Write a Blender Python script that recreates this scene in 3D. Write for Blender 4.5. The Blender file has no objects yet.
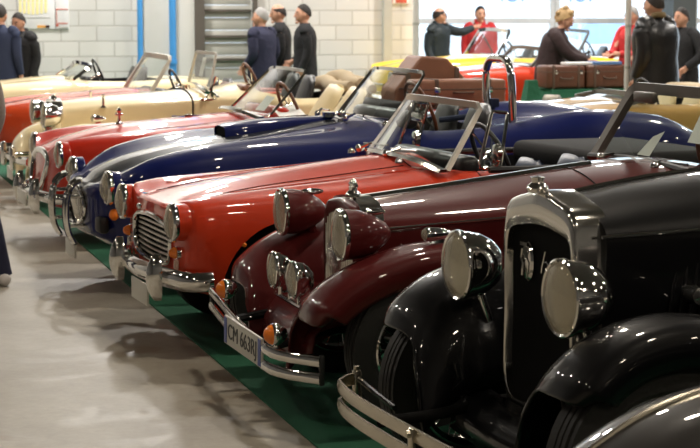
import bpy, bmesh, math, random
import numpy as np
from mathutils import Vector, Matrix
random.seed(7)
R = math.radians
sc = bpy.context.scene
col = sc.collection

# ---------------------------------------------------------------- camera, world, lights, exposure
F = 1800.0; HC = 1.7
PITCH = math.atan(212 / F); TH = math.atan(540 / math.hypot(F, 212))
FW = np.array([math.sin(TH) * math.cos(PITCH), math.cos(TH) * math.cos(PITCH), -math.sin(PITCH)])
RT = np.array([math.cos(TH), -math.sin(TH), 0.0]); UP = np.cross(RT, FW)
cam_d = bpy.data.cameras.new('camera'); cam = bpy.data.objects.new('camera', cam_d); col.objects.link(cam)
cam.matrix_world = Matrix(((RT[0], UP[0], -FW[0], 0), (RT[1], UP[1], -FW[1], 0), (RT[2], UP[2], -FW[2], HC), (0, 0, 0, 1)))
cam_d.sensor_width = 36; cam_d.lens = F / 700 * 36; cam_d.clip_end = 400
cam_d.dof.use_dof = True; cam_d.dof.focus_distance = 7.6; cam_d.dof.aperture_fstop = 7.5
sc.camera = cam
sc.view_settings.view_transform = 'Standard'; sc.view_settings.look = 'None'
sc.view_settings.gamma = 1; sc.view_settings.use_curve_mapping = False
sc.view_settings.exposure = 0.45
wd = bpy.data.worlds.new('sky'); sc.world = wd; wd.use_nodes = True
wd.node_tree.nodes['Background'].inputs[0].default_value = (0.80, 0.90, 1.0, 1)
wd.node_tree.nodes['Background'].inputs[1].default_value = 3.2
LAMP_POWER = 95.0
LAMP_TINT = (1.0, 0.86, 0.68)

def ray(x, y): return FW * F + RT * (x - 350) + UP * (224 - y)
def atY(x, y, Y):
    r = ray(x, y); t = Y / r[1]; return Vector((r[0] * t, Y, HC + r[2] * t))
def atZ(x, y, Z):
    r = ray(x, y); t = (Z - HC) / r[2]; return Vector((r[0] * t, r[1] * t, Z))

# ---------------------------------------------------------------- materials
MATS = {}
def nodes(name):
    m = bpy.data.materials.new(name); m.use_nodes = True; MATS[name] = m
    return m, m.node_tree, m.node_tree.nodes['Principled BSDF']
def setp(b, **k):
    for a, v in k.items():
        n = {'base': 'Base Color', 'rough': 'Roughness', 'metal': 'Metallic', 'coat': 'Coat Weight', 'coatr': 'Coat Roughness', 'spec': 'Specular IOR Level', 'emit': 'Emission Color', 'es': 'Emission Strength', 'trans': 'Transmission Weight', 'alpha': 'Alpha', 'sheen': 'Sheen Weight'}[a]
        if a in ('base', 'emit'): v = (*v, 1)
        b.inputs[n].default_value = v
def noise_bump(nt, b, scale, strength, dist=0.01, detail=4):
    tc = nt.nodes.new('ShaderNodeTexCoord'); n = nt.nodes.new('ShaderNodeTexNoise'); n.inputs['Scale'].default_value = scale; n.inputs['Detail'].default_value = detail
    bp = nt.nodes.new('ShaderNodeBump'); bp.inputs['Strength'].default_value = strength; bp.inputs['Distance'].default_value = dist
    nt.links.new(tc.outputs['Object'], n.inputs['Vector']); nt.links.new(n.outputs['Fac'], bp.inputs['Height']); nt.links.new(bp.outputs[0], b.inputs['Normal'])
    return tc, n
def plain(name, base, rough=.5, metal=0, bump=None, var=.12, **k):
    m, nt, b = nodes(name); setp(b, base=base, rough=rough, metal=metal, **k)
    tc = nt.nodes.new('ShaderNodeTexCoord'); n = nt.nodes.new('ShaderNodeTexNoise'); n.inputs['Scale'].default_value = 3.5; n.inputs['Detail'].default_value = 5
    mx = nt.nodes.new('ShaderNodeMix'); mx.data_type = 'RGBA'
    mx.inputs[6].default_value = (*[c * (1 - var) for c in base], 1); mx.inputs[7].default_value = (*[min(1, c * (1 + var)) for c in base], 1)
    nt.links.new(tc.outputs['Object'], n.inputs['Vector']); nt.links.new(n.outputs['Fac'], mx.inputs[0]); nt.links.new(mx.outputs[2], b.inputs['Base Color'])
    if bump: noise_bump(nt, b, *bump)
    return m
def paint(name, base, rough=.4, coatr=.008, spec=.12):
    m, nt, b = nodes(name); setp(b, base=base, rough=rough, coat=1.0, coatr=coatr, spec=spec); b.inputs['Coat IOR'].default_value = 1.36
    tc = nt.nodes.new('ShaderNodeTexCoord'); n = nt.nodes.new('ShaderNodeTexNoise'); n.inputs['Scale'].default_value = 40
    mr = nt.nodes.new('ShaderNodeMapRange'); mr.inputs['To Min'].default_value = coatr; mr.inputs['To Max'].default_value = coatr + .015
    nt.links.new(tc.outputs['Object'], n.inputs['Vector']); nt.links.new(n.outputs['Fac'], mr.inputs['Value']); nt.links.new(mr.outputs[0], b.inputs['Coat Roughness'])
    return m
def glass(name, tint=(.93, .97, .95), clear=.86):
    m = bpy.data.materials.new(name); m.use_nodes = True; MATS[name] = m; nt = m.node_tree; nt.nodes.clear()
    o = nt.nodes.new('ShaderNodeOutputMaterial'); t = nt.nodes.new('ShaderNodeBsdfTransparent'); g = nt.nodes.new('ShaderNodeBsdfGlossy'); f = nt.nodes.new('ShaderNodeLayerWeight')
    t.inputs[0].default_value = (*tint, 1); g.inputs['Roughness'].default_value = .02; f.inputs['Blend'].default_value = .5; pw = nt.nodes.new('ShaderNodeMath'); pw.operation = 'POWER'; pw.inputs[1].default_value = 5
    ma = nt.nodes.new('ShaderNodeMath'); ma.operation = 'ADD'; ma.inputs[1].default_value = 1 - clear; ma.use_clamp = True
    mx = nt.nodes.new('ShaderNodeMixShader'); nt.links.new(f.outputs['Facing'], pw.inputs[0]); nt.links.new(pw.outputs[0], ma.inputs[0]); nt.links.new(ma.outputs[0], mx.inputs[0])
    nt.links.new(t.outputs[0], mx.inputs[1]); nt.links.new(g.outputs[0], mx.inputs[2]); nt.links.new(mx.outputs[0], o.inputs[0]); return m
paint('black_paint', (.004, .004, .005))
paint('grey_paint', (.035, .033, .032))
paint('burgundy_paint', (.088, .010, .010))
paint('red_paint', (.58, .043, .012))
paint('crimson_paint', (.50, .026, .010))
paint('orange_paint', (.52, .055, .012))
paint('blue_paint', (.004, .010, .095))
paint('ochre_paint', (.40, .24, .07))
paint('stripe_shade_paint', (.010, .012, .017))  # charcoal of the bonnet stripe, also the shade painted on the nose
paint('cream_paint', (.90, .76, .47), rough=.35)
paint('yellow_paint', (.75, .5, .03))
plain('chrome', (.86, .85, .83), .07, 1, var=.03)
plain('worn_chrome', (.84, .82, .78), .13, 1, var=.05)
plain('bumper_steel', (.60, .55, .45), .25, 1, var=.08)
plain('silver_frame', (.62, .58, .52), .33, .8)
plain('dark_frame', (.16, .15, .135), .4, .5)
plain('reflector', (.88, .80, .62), .2, 1, bump=(90, .5, .004))
plain('rubber', (.014, .013, .012), .62, bump=(60, .4, .004))
plain('trim_rubber', (.01, .01, .01), .45)
plain('dark_grille', (.006, .006, .006), .9, spec=.1)
plain('black_leather', (.012, .012, .014), .38, bump=(45, .3, .003))
plain('navy_leather', (.02, .035, .075), .4, bump=(45, .3, .003))
plain('cream_leather', (.78, .64, .36), .45, bump=(45, .3, .003))
plain('brown_leather', (.115, .042, .022), .42, bump=(30, .4, .004), var=.3)
plain('tan_leather', (.27, .12, .07), .5, bump=(30, .4, .004), var=.2)
plain('tan_canvas', (.50, .40, .26), .85, bump=(80, .4, .004))
plain('black_canvas', (.005, .005, .006), .9, bump=(80, .4, .004))
plain('amber', (.80, .20, .02), .2)
plain('white_paper', (.82, .82, .80), .7, var=.03)
plain('plate_white', (.62, .60, .54), .4, var=.05)
plain('plate_blue', (.05, .09, .35), .4)
plain('plate_black', (.02, .02, .02), .4)
plain('wood', (.16, .06, .025), .35)
plain('skin', (.62, .33, .22), .5, var=.06)
plain('eye', (.03, .02, .015), .2)
plain('hair_grey', (.36, .35, .34), .8, bump=(60, .8, .01), var=.3)
plain('hair_dark', (.018, .013, .010), .7, bump=(60, .8, .01), var=.3)
plain('hair_blond', (.42, .27, .12), .6, bump=(50, .8, .01), var=.45)
plain('cloth_navy', (.020, .022, .055), .85, bump=(14, .5, .03))
plain('cloth_black', (.008, .008, .010), .8, bump=(14, .5, .03))
plain('cloth_parka', (.012, .022, .028), .6, bump=(14, .6, .03))
plain('cloth_red', (.50, .018, .020), .75, bump=(14, .5, .03))
plain('cloth_brown', (.030, .013, .014), .8, bump=(14, .5, .03))
plain('leather_jacket', (.008, .008, .009), .34, bump=(7, .35, .03))
plain('cloth_grey', (.34, .30, .27), .9, bump=(60, .7, .01), var=.3)
plain('denim', (.018, .028, .07), .85, bump=(60, .4, .01))
plain('khaki', (.28, .20, .12), .85, bump=(30, .4, .01))
plain('fur', (.22, .16, .08), .95, bump=(40, 1, .03), var=.5)
plain('green_cloth', (.015, .12, .06), .85, bump=(12, .5, .03))
plain('strap', (.10, .06, .04), .6)
plain('shoe_white', (.62, .58, .55), .5)
plain('shoe_black', (.012, .012, .012), .4)
plain('blue_pipe', (.06, .30, .68), .45)
plain('pillar_grey', (.62, .61, .57), .8, var=.05)
plain('steel_dark', (.10, .085, .07), .6)
plain('shutter', (.44, .44, .40), .6, var=.1)
plain('post_white', (.66, .64, .61), .5)
plain('hall_dark', (.17, .17, .17), .9)
plain('frame_white', (.85, .86, .86), .5)
plain('ceiling_paint', (.10, .10, .10), .9)
plain('column_dark', (.075, .085, .085), .7)
plain('asphalt', (.35, .36, .38), .9)
plain('poster', (.84, .84, .86), .6, var=.02)
plain('poster_yellow', (.86, .78, .38), .6)
plain('poster_red', (.55, .10, .06), .6)
plain('poster_orange', (.75, .38, .10), .6)
plain('pale_blue', (.30, .45, .62), .5)
plain('sign_blue', (.05, .15, .45), .5)
plain('book_blue', (.10, .20, .42), .5)
plain('van_white', (.75, .80, .84), .4)
plain('facade', (.80, .84, .88), .8)
glass('window_glass', (.95, .97, .97), .96)
glass('car_glass', (.90, .95, .92), .93)
m = glass('lens_glass', (.96, .95, .90), .90); nt = m.node_tree
df = nt.nodes.new('ShaderNodeBsdfDiffuse'); df.inputs[0].default_value = (.92, .84, .68, 1); m2 = nt.nodes.new('ShaderNodeMixShader'); m2.inputs[0].default_value = .24
out = [n for n in nt.nodes if n.type == 'OUTPUT_MATERIAL'][0]; mx1 = out.inputs[0].links[0].from_node
nt.links.new(mx1.outputs[0], m2.inputs[1]); nt.links.new(df.outputs[0], m2.inputs[2]); nt.links.new(m2.outputs[0], out.inputs[0])

m, nt, b = nodes('lamp_glow'); setp(b, base=(1, 1, 1), emit=(1.0, .88, .70), es=60)
# block wall
m, nt, b = nodes('block_wall'); setp(b, rough=.85)
tc = nt.nodes.new('ShaderNodeTexCoord'); sp = nt.nodes.new('ShaderNodeSeparateXYZ'); cb = nt.nodes.new('ShaderNodeCombineXYZ'); br = nt.nodes.new('ShaderNodeTexBrick')
ad = nt.nodes.new('ShaderNodeMath'); ad.operation = 'ADD'
nt.links.new(tc.outputs['Object'], sp.inputs[0]); nt.links.new(sp.outputs[0], ad.inputs[0]); nt.links.new(sp.outputs[1], ad.inputs[1])
nt.links.new(ad.outputs[0], cb.inputs[0]); nt.links.new(sp.outputs[2], cb.inputs[1]); nt.links.new(cb.outputs[0], br.inputs[0])
br.inputs['Color1'].default_value = (.60, .60, .58, 1); br.inputs['Color2'].default_value = (.68, .67, .64, 1); br.inputs['Mortar'].default_value = (.50, .49, .46, 1)
br.inputs['Scale'].default_value = 1; br.inputs['Brick Width'].default_value = .5; br.inputs['Row Height'].default_value = .215; br.inputs['Mortar Size'].default_value = .011
nt.links.new(br.outputs['Color'], b.inputs['Base Color'])
bp = nt.nodes.new('ShaderNodeBump'); bp.inputs['Distance'].default_value = .01; bp.inputs['Strength'].default_value = .6; bp.invert = True
nt.links.new(br.outputs['Fac'], bp.inputs['Height']); nt.links.new(bp.outputs[0], b.inputs['Normal'])
# concrete floor: warm grey, worn, with brown stains
m, nt, b = nodes('concrete_floor'); setp(b, rough=.5)
tc = nt.nodes.new('ShaderNodeTexCoord')
def nz(scale, detail=6, rough=.6, dist=0):
    n = nt.nodes.new('ShaderNodeTexNoise'); n.inputs['Scale'].default_value = scale; n.inputs['Detail'].default_value = detail; n.inputs['Roughness'].default_value = rough; n.inputs['Distortion'].default_value = dist
    nt.links.new(tc.outputs['Object'], n.inputs['Vector']); return n
def ramp(src, pts):
    r = nt.nodes.new('ShaderNodeValToRGB'); e = r.color_ramp.elements
    e[0].position, e[0].color = pts[0][0], (*pts[0][1], 1); e[1].position, e[1].color = pts[-1][0], (*pts[-1][1], 1)
    for p, c in pts[1:-1]: q = e.new(p); q.color = (*c, 1)
    nt.links.new(src, r.inputs[0]); return r
n1 = nz(.9, 8, .65, .3); r1 = ramp(n1.outputs['Fac'], [(.3, (.255, .225, .175)), (.5, (.34, .31, .255)), (.7, (.42, .395, .34))])
n2 = nz(1.6, 3, .5, .8); r2 = ramp(n2.outputs['Fac'], [(.60, (1, 1, 1)), (.68, (.72, .64, .54))])
n3 = nz(28, 5, .7); r3 = ramp(n3.outputs['Fac'], [(.3, (.9, .9, .9)), (.7, (1.05, 1.05, 1.05))])
mxa = nt.nodes.new('ShaderNodeMix'); mxa.data_type = 'RGBA'; mxa.blend_type = 'MULTIPLY'; mxa.inputs[0].default_value = 1
mxb = nt.nodes.new('ShaderNodeMix'); mxb.data_type = 'RGBA'; mxb.blend_type = 'MULTIPLY'; mxb.inputs[0].default_value = 1
nt.links.new(r1.outputs[0], mxa.inputs[6]); nt.links.new(r2.outputs[0], mxa.inputs[7]); nt.links.new(mxa.outputs[2], mxb.inputs[6]); nt.links.new(r3.outputs[0], mxb.inputs[7])
nt.links.new(mxb.outputs[2], b.inputs['Base Color'])
rr = ramp(n2.outputs['Fac'], [(.55, (.5, .5, .5)), (.68, (.36, .36, .36))]); nt.links.new(rr.outputs[0], b.inputs['Roughness'])
# carpet
m, nt, b = nodes('green_carpet'); setp(b, rough=.95)
tc, n = noise_bump(nt, b, 260, .8, .004)
r = nt.nodes.new('ShaderNodeValToRGB'); r.color_ramp.elements[0].color = (.008, .060, .030, 1); r.color_ramp.elements[1].color = (.016, .15, .075, 1); r.color_ramp.elements[0].position = .3; r.color_ramp.elements[1].position = .7
nt.links.new(n.outputs['Fac'], r.inputs[0]); nt.links.new(r.outputs[0], b.inputs['Base Color'])

# ---------------------------------------------------------------- helpers
def cat(pts, n, closed=False):
    """Catmull-Rom through pts, n samples between each pair."""
    P = [np.array(p, float) for p in pts]; N = len(P); out = []
    rng = range(N if closed else N - 1)
    for i in rng:
        p1, p2 = P[i], P[(i + 1) % N]
        p0 = P[(i - 1) % N] if (closed or i > 0) else 2 * p1 - p2
        p3 = P[(i + 2) % N] if (closed or i + 2 < N) else 2 * p2 - p1
        d0, d1, d2 = [max(np.linalg.norm(b_ - a_), 1e-6) ** .5 for a_, b_ in ((p0, p1), (p1, p2), (p2, p3))]
        m1 = ((p1 - p0) / d0 - (p2 - p0) / (d0 + d1) + (p2 - p1) / d1) * d1
        m2 = ((p2 - p1) / d1 - (p3 - p1) / (d1 + d2) + (p3 - p2) / d2) * d1
        for k in range(n):
            t = k / n
            out.append((2 * t**3 - 3 * t**2 + 1) * p1 + (t**3 - 2 * t**2 + t) * m1 + (-2 * t**3 + 3 * t**2) * p2 + (t**3 - t**2) * m2)
    if not closed: out.append(P[-1])
    return out

class MB:
    def __init__(s): s.v = []; s.f = []; s.m = []; s.M = None
    def add(s, verts, faces, mi=0):
        o = len(s.v)
        for p in verts:
            p = Vector(p)
            if s.M is not None: p = s.M @ p
            s.v.append(tuple(p))
        for f in faces: s.f.append(tuple(i + o for i in f)); s.m.append(mi)
        return s
    def box(s, c, d, mi=0, rz=0, ry=0, rx=0):
        M = Matrix.Rotation(rz, 4, 'Z') @ Matrix.Rotation(ry, 4, 'Y') @ Matrix.Rotation(rx, 4, 'X')
        vs = [Vector(c) + M @ Vector((x * d[0] / 2, y * d[1] / 2, z * d[2] / 2)) for x in (-1, 1) for y in (-1, 1) for z in (-1, 1)]
        return s.add(vs, [(0, 1, 3, 2), (4, 6, 7, 5), (0, 4, 5, 1), (2, 3, 7, 6), (0, 2, 6, 4), (1, 5, 7, 3)], mi)
    def rbox(s, c, d, r=.01, mi=0, rz=0, ry=0, rx=0, n=2):
        """box with rounded edges"""
        bm = bmesh.new(); bmesh.ops.create_cube(bm, size=1)
        for v in bm.verts: v.co = Vector((v.co.x * d[0], v.co.y * d[1], v.co.z * d[2]))
        bmesh.ops.bevel(bm, geom=bm.edges[:], offset=min(r, min(d) * .49), segments=n, profile=.5, affect='EDGES')
        M = Matrix.Rotation(rz, 4, 'Z') @ Matrix.Rotation(ry, 4, 'Y') @ Matrix.Rotation(rx, 4, 'X')
        bm.verts.index_update()
        s.add([Vector(c) + M @ v.co for v in bm.verts], [[v.index for v in f.verts] for f in bm.faces], mi); bm.free(); return s
    def grid(s, rows, mi=0, closeu=False, closev=False, cap0=False, cap1=False):
        nu, nv = len(rows), len(rows[0]); vs = [p for r_ in rows for p in r_]; fs = []
        for i in range(nu if closeu else nu - 1):
            for j in range(nv if closev else nv - 1):
                a, b_ = i * nv + j, i * nv + (j + 1) % nv; c, d = ((i + 1) % nu) * nv + (j + 1) % nv, ((i + 1) % nu) * nv + j
                fs.append((a, b_, c, d))
        if cap0: fs.append(tuple(range(nv - 1, -1, -1)))
        if cap1: fs.append(tuple((nu - 1) * nv + j for j in range(nv)))
        return s.add(vs, fs, mi)
    def lathe(s, prof, o=(0, 0, 0), d=(1, 0, 0), n=32, mi=0, closed=False):
        """prof: (along, radius); direction d"""
        d = Vector(d).normalized(); q = Vector((1, 0, 0)).rotation_difference(d); o = Vector(o); rows = []
        for a, r_ in prof: rows.append([o + q @ Vector((a, r_ * math.cos(2 * math.pi * k / n), r_ * math.sin(2 * math.pi * k / n))) for k in range(n)])
        return s.grid(rows, mi, closeu=closed, closev=True, cap0=(not closed and prof[0][1] > 1e-4), cap1=(not closed and prof[-1][1] > 1e-4))
    def tube(s, pts, r_=.01, n=10, mi=0, closed=False, prof=None, sm=0, up=(0, 0, 1)):
        """sweep a circle (or a profile of (side, up) pairs) along pts; r_ may be a list"""
        P = cat(pts, sm, closed) if sm else [np.array(p, float) for p in pts]
        P = [Vector(p) for p in P]; N = len(P); rows = []
        rr_ = r_ if isinstance(r_, (list, tuple)) else None
        for i, p in enumerate(P):
            a = P[(i - 1) % N] if (closed or i > 0) else P[i]; b_ = P[(i + 1) % N] if (closed or i < N - 1) else P[i]
            t = (b_ - a).normalized(); u = Vector(up)
            if abs(t.dot(u)) > .95: u = Vector((1, 0, 0)) if abs(t.x) < .9 else Vector((0, 1, 0))
            sd = t.cross(u).normalized(); uu = sd.cross(t)
            if rr_: f_ = i / (N - 1) * (len(rr_) - 1); k = min(int(f_), len(rr_) - 2); ra = rr_[k] + (rr_[k + 1] - rr_[k]) * (f_ - k)
            else: ra = r_
            pr = [(x * (ra if rr_ else 1), y * (ra if rr_ else 1)) for x, y in prof] if prof else [(ra * math.cos(2 * math.pi * k / n), ra * math.sin(2 * math.pi * k / n)) for k in range(n)]
            rows.append([p + sd * x + uu * y for x, y in pr])
        return s.grid(rows, mi, closeu=closed, closev=True, cap0=not closed, cap1=not closed)
    def ball(s, c, r_, n=16, mi=0, M=None):
        r_ = (r_, r_, r_) if not isinstance(r_, (tuple, list)) else r_; rows = []; h = n // 2
        for i in range(1, h):
            a = math.pi * i / h
            rows.append([Vector((r_[0] * math.sin(a) * math.cos(2 * math.pi * k / n), r_[1] * math.sin(a) * math.sin(2 * math.pi * k / n), r_[2] * math.cos(a))) for k in range(n)])
        vs = [p for q in rows for p in q] + [Vector((0, 0, r_[2])), Vector((0, 0, -r_[2]))]
        fs = [(i * n + j, i * n + (j + 1) % n, (i + 1) * n + (j + 1) % n, (i + 1) * n + j) for i in range(h - 2) for j in range(n)]
        t = len(vs) - 2; fs += [(t, (j + 1) % n, j) for j in range(n)] + [(t + 1, (h - 2) * n + j, (h - 2) * n + (j + 1) % n) for j in range(n)]
        return s.add([Vector(c) + ((M @ p) if M is not None else p) for p in vs], fs, mi)
    def build(s, name, mats, parent=None, smooth=40, mods=None):
        me = bpy.data.meshes.new(name); me.from_pydata(s.v, [], s.f)
        if not isinstance(mats, (list, tuple)): mats = [mats]
        for q in mats: me.materials.append(MATS[q])
        me.polygons.foreach_set('material_index', s.m)
        bm = bmesh.new(); bm.from_mesh(me); bmesh.ops.remove_doubles(bm, verts=bm.verts[:], dist=1e-5); bmesh.ops.recalc_face_normals(bm, faces=bm.faces[:]); bm.to_mesh(me); bm.free()
        if smooth:
            me.polygons.foreach_set('use_smooth', [True] * len(me.polygons)); me.set_sharp_from_angle(angle=R(smooth))
        o = bpy.data.objects.new(name, me); col.objects.link(o); o.parent = parent
        return o
def tag(o, label=None, catg=None, group=None, kind=None):
    for k, v in (('label', label), ('category', catg), ('group', group), ('kind', kind)):
        if v: o[k] = v
    return o
def empty(name, loc, rz=0, label=None, catg=None, group=None):
    o = bpy.data.objects.new(name, None); o.empty_display_size = .1; col.objects.link(o); o.location = loc; o.rotation_euler.z = rz
    return tag(o, label, catg, group)
def struct(name, mb, mat, parent=None, smooth=0):
    o = mb.build(name, mat, parent, smooth); 
    if parent is None: o['kind'] = 'structure'
    return o
def evalmesh(o):
    dg = bpy.context.evaluated_depsgraph_get(); dg.update()
    return bpy.data.meshes.new_from_object(o.evaluated_get(dg))
def cut(o, cutters, smooth=32):
    for c in cutters:
        c.parent = o.parent; n0 = len(o.data.polygons)
        for k in range(6):
            c.location = (.0017 * k, .0011 * k, .0013 * k)
            md = o.modifiers.new('b', 'BOOLEAN'); md.operation = 'DIFFERENCE'; md.solver = 'EXACT'; md.object = c
            me = evalmesh(o); o.modifiers.clear()
            if len(me.polygons) > n0 * .6 and len(me.polygons) != n0:
                old = o.data; name = old.name; o.data = me; bpy.data.meshes.remove(old); me.name = name; break
            bpy.data.meshes.remove(me)
        else: print('CUT FAILED', o.name, o.parent.name)
        d = c.data; bpy.data.objects.remove(c); bpy.data.meshes.remove(d)
    me = o.data
    me.polygons.foreach_set('use_smooth', [True] * len(me.polygons)); me.set_sharp_from_angle(angle=R(smooth))
    return o
def text(name, s, size, M, mat, parent, depth=.001):
    cu = bpy.data.curves.new(name, 'FONT'); cu.body = s; cu.size = size; cu.align_x = 'CENTER'; cu.align_y = 'CENTER'; cu.extrude = depth
    t = bpy.data.objects.new(name, cu); col.objects.link(t); t.parent = parent; t.matrix_local = M
    me = evalmesh(t); bpy.data.objects.remove(t); bpy.data.curves.remove(cu)
    o = bpy.data.objects.new(name, me); col.objects.link(o); o.parent = parent; o.matrix_local = M; me.materials.clear(); me.materials.append(MATS[mat]); return o
# text facing -x in a car frame (front), reading left-to-right for someone in front of the car
def front_mat(p, tilt=0, lean=0): return Matrix.Translation(p) @ Matrix.Rotation(lean, 4, 'Z') @ Matrix.Rotation(R(-90), 4, 'Z') @ Matrix.Rotation(R(90), 4, 'X') @ Matrix.Rotation(tilt, 4, 'Z')

# ---------------------------------------------------------------- car pieces (local frame: -x is the nose, -y the side towards the viewer, z up)
def headlamp(root, p, r_, bucket, prof, yaw=0, name='headlamp', lens='lens_glass', sub=True, rimw=.010, dome=.35):
    q = Vector((math.cos(yaw), math.sin(yaw), 0))
    m = MB(); m.lathe([(a, r_ * k) for a, k in prof], p, q, 32); h = m.build(name, bucket, root)
    m = MB(); m.lathe([(-.004 + rimw * math.cos(t) * 1.2, r_ + rimw * .7 * math.sin(t)) for t in np.linspace(0, 2 * math.pi, 9)[:-1]], p, q, 36, closed=True); m.build('rim', 'chrome', h)
    ri = r_ * .97
    m = MB(); m.lathe([(.0, ri), (.018, ri * .9), (.036, ri * .65), (.045, ri * .3), (.048, 0.0001)], p, q, 28)
    if sub: m.ball(Vector(p) + q * .035, .012, 8)
    m.build('reflector', 'reflector', h)
    m = MB(); m.lathe([(-.002 - ri * dome * math.cos(t), ri * math.sin(t)) for t in np.linspace(math.pi / 2, .001, 8)], p, q, 32)
    m.build('lens', lens, h)
    return h
def wheel(root, c, r_, w=.15, side=-1, wire=True, rimmat='chrome', tread=True):
    y = Vector((0, side, 0)); prof = []; hw = w / 2; ri = r_ * .68
    prof += [(-hw * .75, ri), (-hw * .95, ri * 1.08), (-hw, r_ * .85), (-hw * .93, r_ * .93)]
    if tread:
        for k in range(5):
            a = -hw * .8 + k * hw * .4 - hw * .0
            prof += [(a - hw * .14, r_ * (.985 if k in (0, 4) else 1)), (a + hw * .14, r_ * (.985 if k in (0, 4) else 1)), (a + hw * .16, r_ * .965), (a + hw * .24, r_ * .965)]
        prof = prof[:-2]
    else: prof += [(-hw * .7, r_), (hw * .7, r_)]
    prof += [(hw * .93, r_ * .93), (hw, r_ * .85), (hw * .95, ri * 1.08), (hw * .75, ri)]
    m = MB(); m.lathe(prof, c, y, 48, closed=True)
    wh = m.build('wheel', 'rubber', root, 25)
    m = MB(); m.lathe([(-hw * .75, ri * 1.01), (-hw * .6, ri * .93), (hw * .6, ri * .93), (hw * .75, ri * 1.01), (hw * .8, ri * .97), (hw * .6, ri * .89), (-hw * .6, ri * .89), (-hw * .8, ri * .97)], c, y, 40, closed=True)
    if wire:
        for k in range(28):
            a = 2 * math.pi * k / 28; a2 = a + (.5 if k % 2 else -.5); e = hw * (.5 if k % 4 < 2 else -.3)
            p0 = Vector(c) + Vector((math.cos(a) * .035, side * e * 1.1, math.sin(a) * .035)); p1 = Vector(c) + Vector((math.cos(a2) * ri * .9, 0, math.sin(a2) * ri * .9))
            m.tube([p0, p1], .0025, 5)
    else: m.lathe([(hw * .1, ri * .92), (hw * .35, ri * .6), (hw * .2, ri * .5), (hw * .45, .02), (hw * .2, .0001)], c, y, 36)
    m.build('wheel_rim', rimmat, wh)
    m = MB(); m.lathe([(0, .045), (hw * .7, .045), (hw * .95, .035), (hw * 1.05, .0001)], c, y, 20); m.box(Vector(c) + y * hw, (.14, .012, .018)); m.build('hubcap', 'chrome', wh)
    return wh
def steering(root, c, r_=.19, tilt=R(25), mat='trim_rubber', nsp=4):
    ax = Vector((-math.cos(tilt), 0, -math.sin(tilt)));  q = Vector((1, 0, 0)).rotation_difference(ax); c = Vector(c)
    m = MB(); ring = [c + q @ Vector((0, r_ * math.cos(t), r_ * math.sin(t))) for t in np.linspace(0, 2 * math.pi, 33)[:-1]]
    m.tube(ring, .013, 10, closed=True, up=tuple(ax)); w = m.build('steering_wheel', mat, root)
    m = MB()
    for k in range(nsp):
        t = 2 * math.pi * k / nsp + math.pi / 4; m.tube([c, c + q @ Vector((0, r_ * math.cos(t), r_ * math.sin(t)))], .006, 6)
    m.lathe([(-.02, .001), (-.02, .03), (.02, .035), (.03, .02), (.3, .02)], c, ax, 16); m.build('wheel_spokes', 'chrome', w)
def seat(root, x, y, zc, zt, w=.42, mat='black_leather', lean=.14, name='seat'):
    m = MB(); m.rbox((x - .25, y, zc), (.46, w, .14), .05, n=4); o = m.build(name, mat, root)
    rows = []
    for i, v in enumerate(np.linspace(0, 1, 9)):
        z = zc + (zt - zc) * v; ww = w / 2 * (1 - .25 * v**3); th = .055 * (1 - .5 * v**4)
        rows.append([(x + lean * v + th * math.cos(a) * (1.0), y + ww * abs(math.sin(a))**.6 * (1 if math.sin(a) > 0 else -1), z + (.03 * math.cos(a * 2) if 0 < i else 0)) for a in np.linspace(0, 2 * math.pi, 25)[:-1]])
    m = MB(); m.grid(rows, closev=True, cap0=True, cap1=True); m.build('seat_back', mat, o, 70)
    return o
def windscreen(root, bx, tx, zb, zt, wb, wt, bow=.06, crown=.02, fr=.014, mat='silver_frame', base=True, divider=False, glassm='car_glass'):
    def P(u, v): return Vector((bx + (tx - bx) * v - bow * (1 - u * u), u * (wb + (wt - wb) * v), zb + (zt - zb) * v + crown * (1 - u * u) * v))
    us = np.linspace(-1, 1, 17)
    m = MB(); path = [P(-1, v) for v in (0, .25, .5, .75, .93)] + [P(u, 1) for u in np.linspace(-.94, .94, 15)] + [P(1, v) for v in (.93, .75, .5, .25, 0)]
    m.tube(path, .01, prof=[(-fr, -fr * .7), (fr, -fr * .7), (fr, fr * .7), (-fr, fr * .7)], up=(1, 0, 0))
    m.tube([P(u, 0) for u in us], fr * .4, 8)
    if divider: m.tube([P(0, 0), P(0, 1)], fr * .6, 8)
    w = m.build('windscreen', mat, root, 40)
    m = MB(); t = Vector((.005, 0, 0)); rows = [[P(u, v) for u in us] for v in np.linspace(0, 1, 5)]; m.grid(rows)
    m.build('glass', glassm, w, 60)
    return w, P
def wiper(root, a, b_, arm, name='wiper'):
    m = MB(); m.tube([a, b_], .006, 6); m.tube([arm, (Vector(a) + Vector(b_)) / 2 + Vector((-.02, 0, .01))], [.012, .006], 6); m.ball(arm, .022, 10); return m.build(name, 'chrome', root)
def sidelamp(root, p, L=.11, r_=.032, mat='chrome', name='side_lamp', amber=False):
    m = MB(); m.lathe([(0, r_ * .9), (.008, r_), (.02, r_), (L * .5, r_ * .85), (L * .85, r_ * .45), (L, .0001)], p, (1, 0, 0), 20); m.box(Vector(p) + Vector((L * .4, 0, -r_)), (L * .4, .02, r_)); o = m.build(name, mat, root)
    m = MB(); m.lathe([(-.016, .0001), (-.012, r_ * .55), (0, r_ * .85)], p, (1, 0, 0), 16); m.build('lens', 'amber' if amber else 'lens_glass', o)
    if not amber:
        m = MB(); m.lathe([(.001, r_ * .85), (.004, .0001)], p, (1, 0, 0), 16); m.build('reflector', 'reflector', o)
    return o
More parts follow.
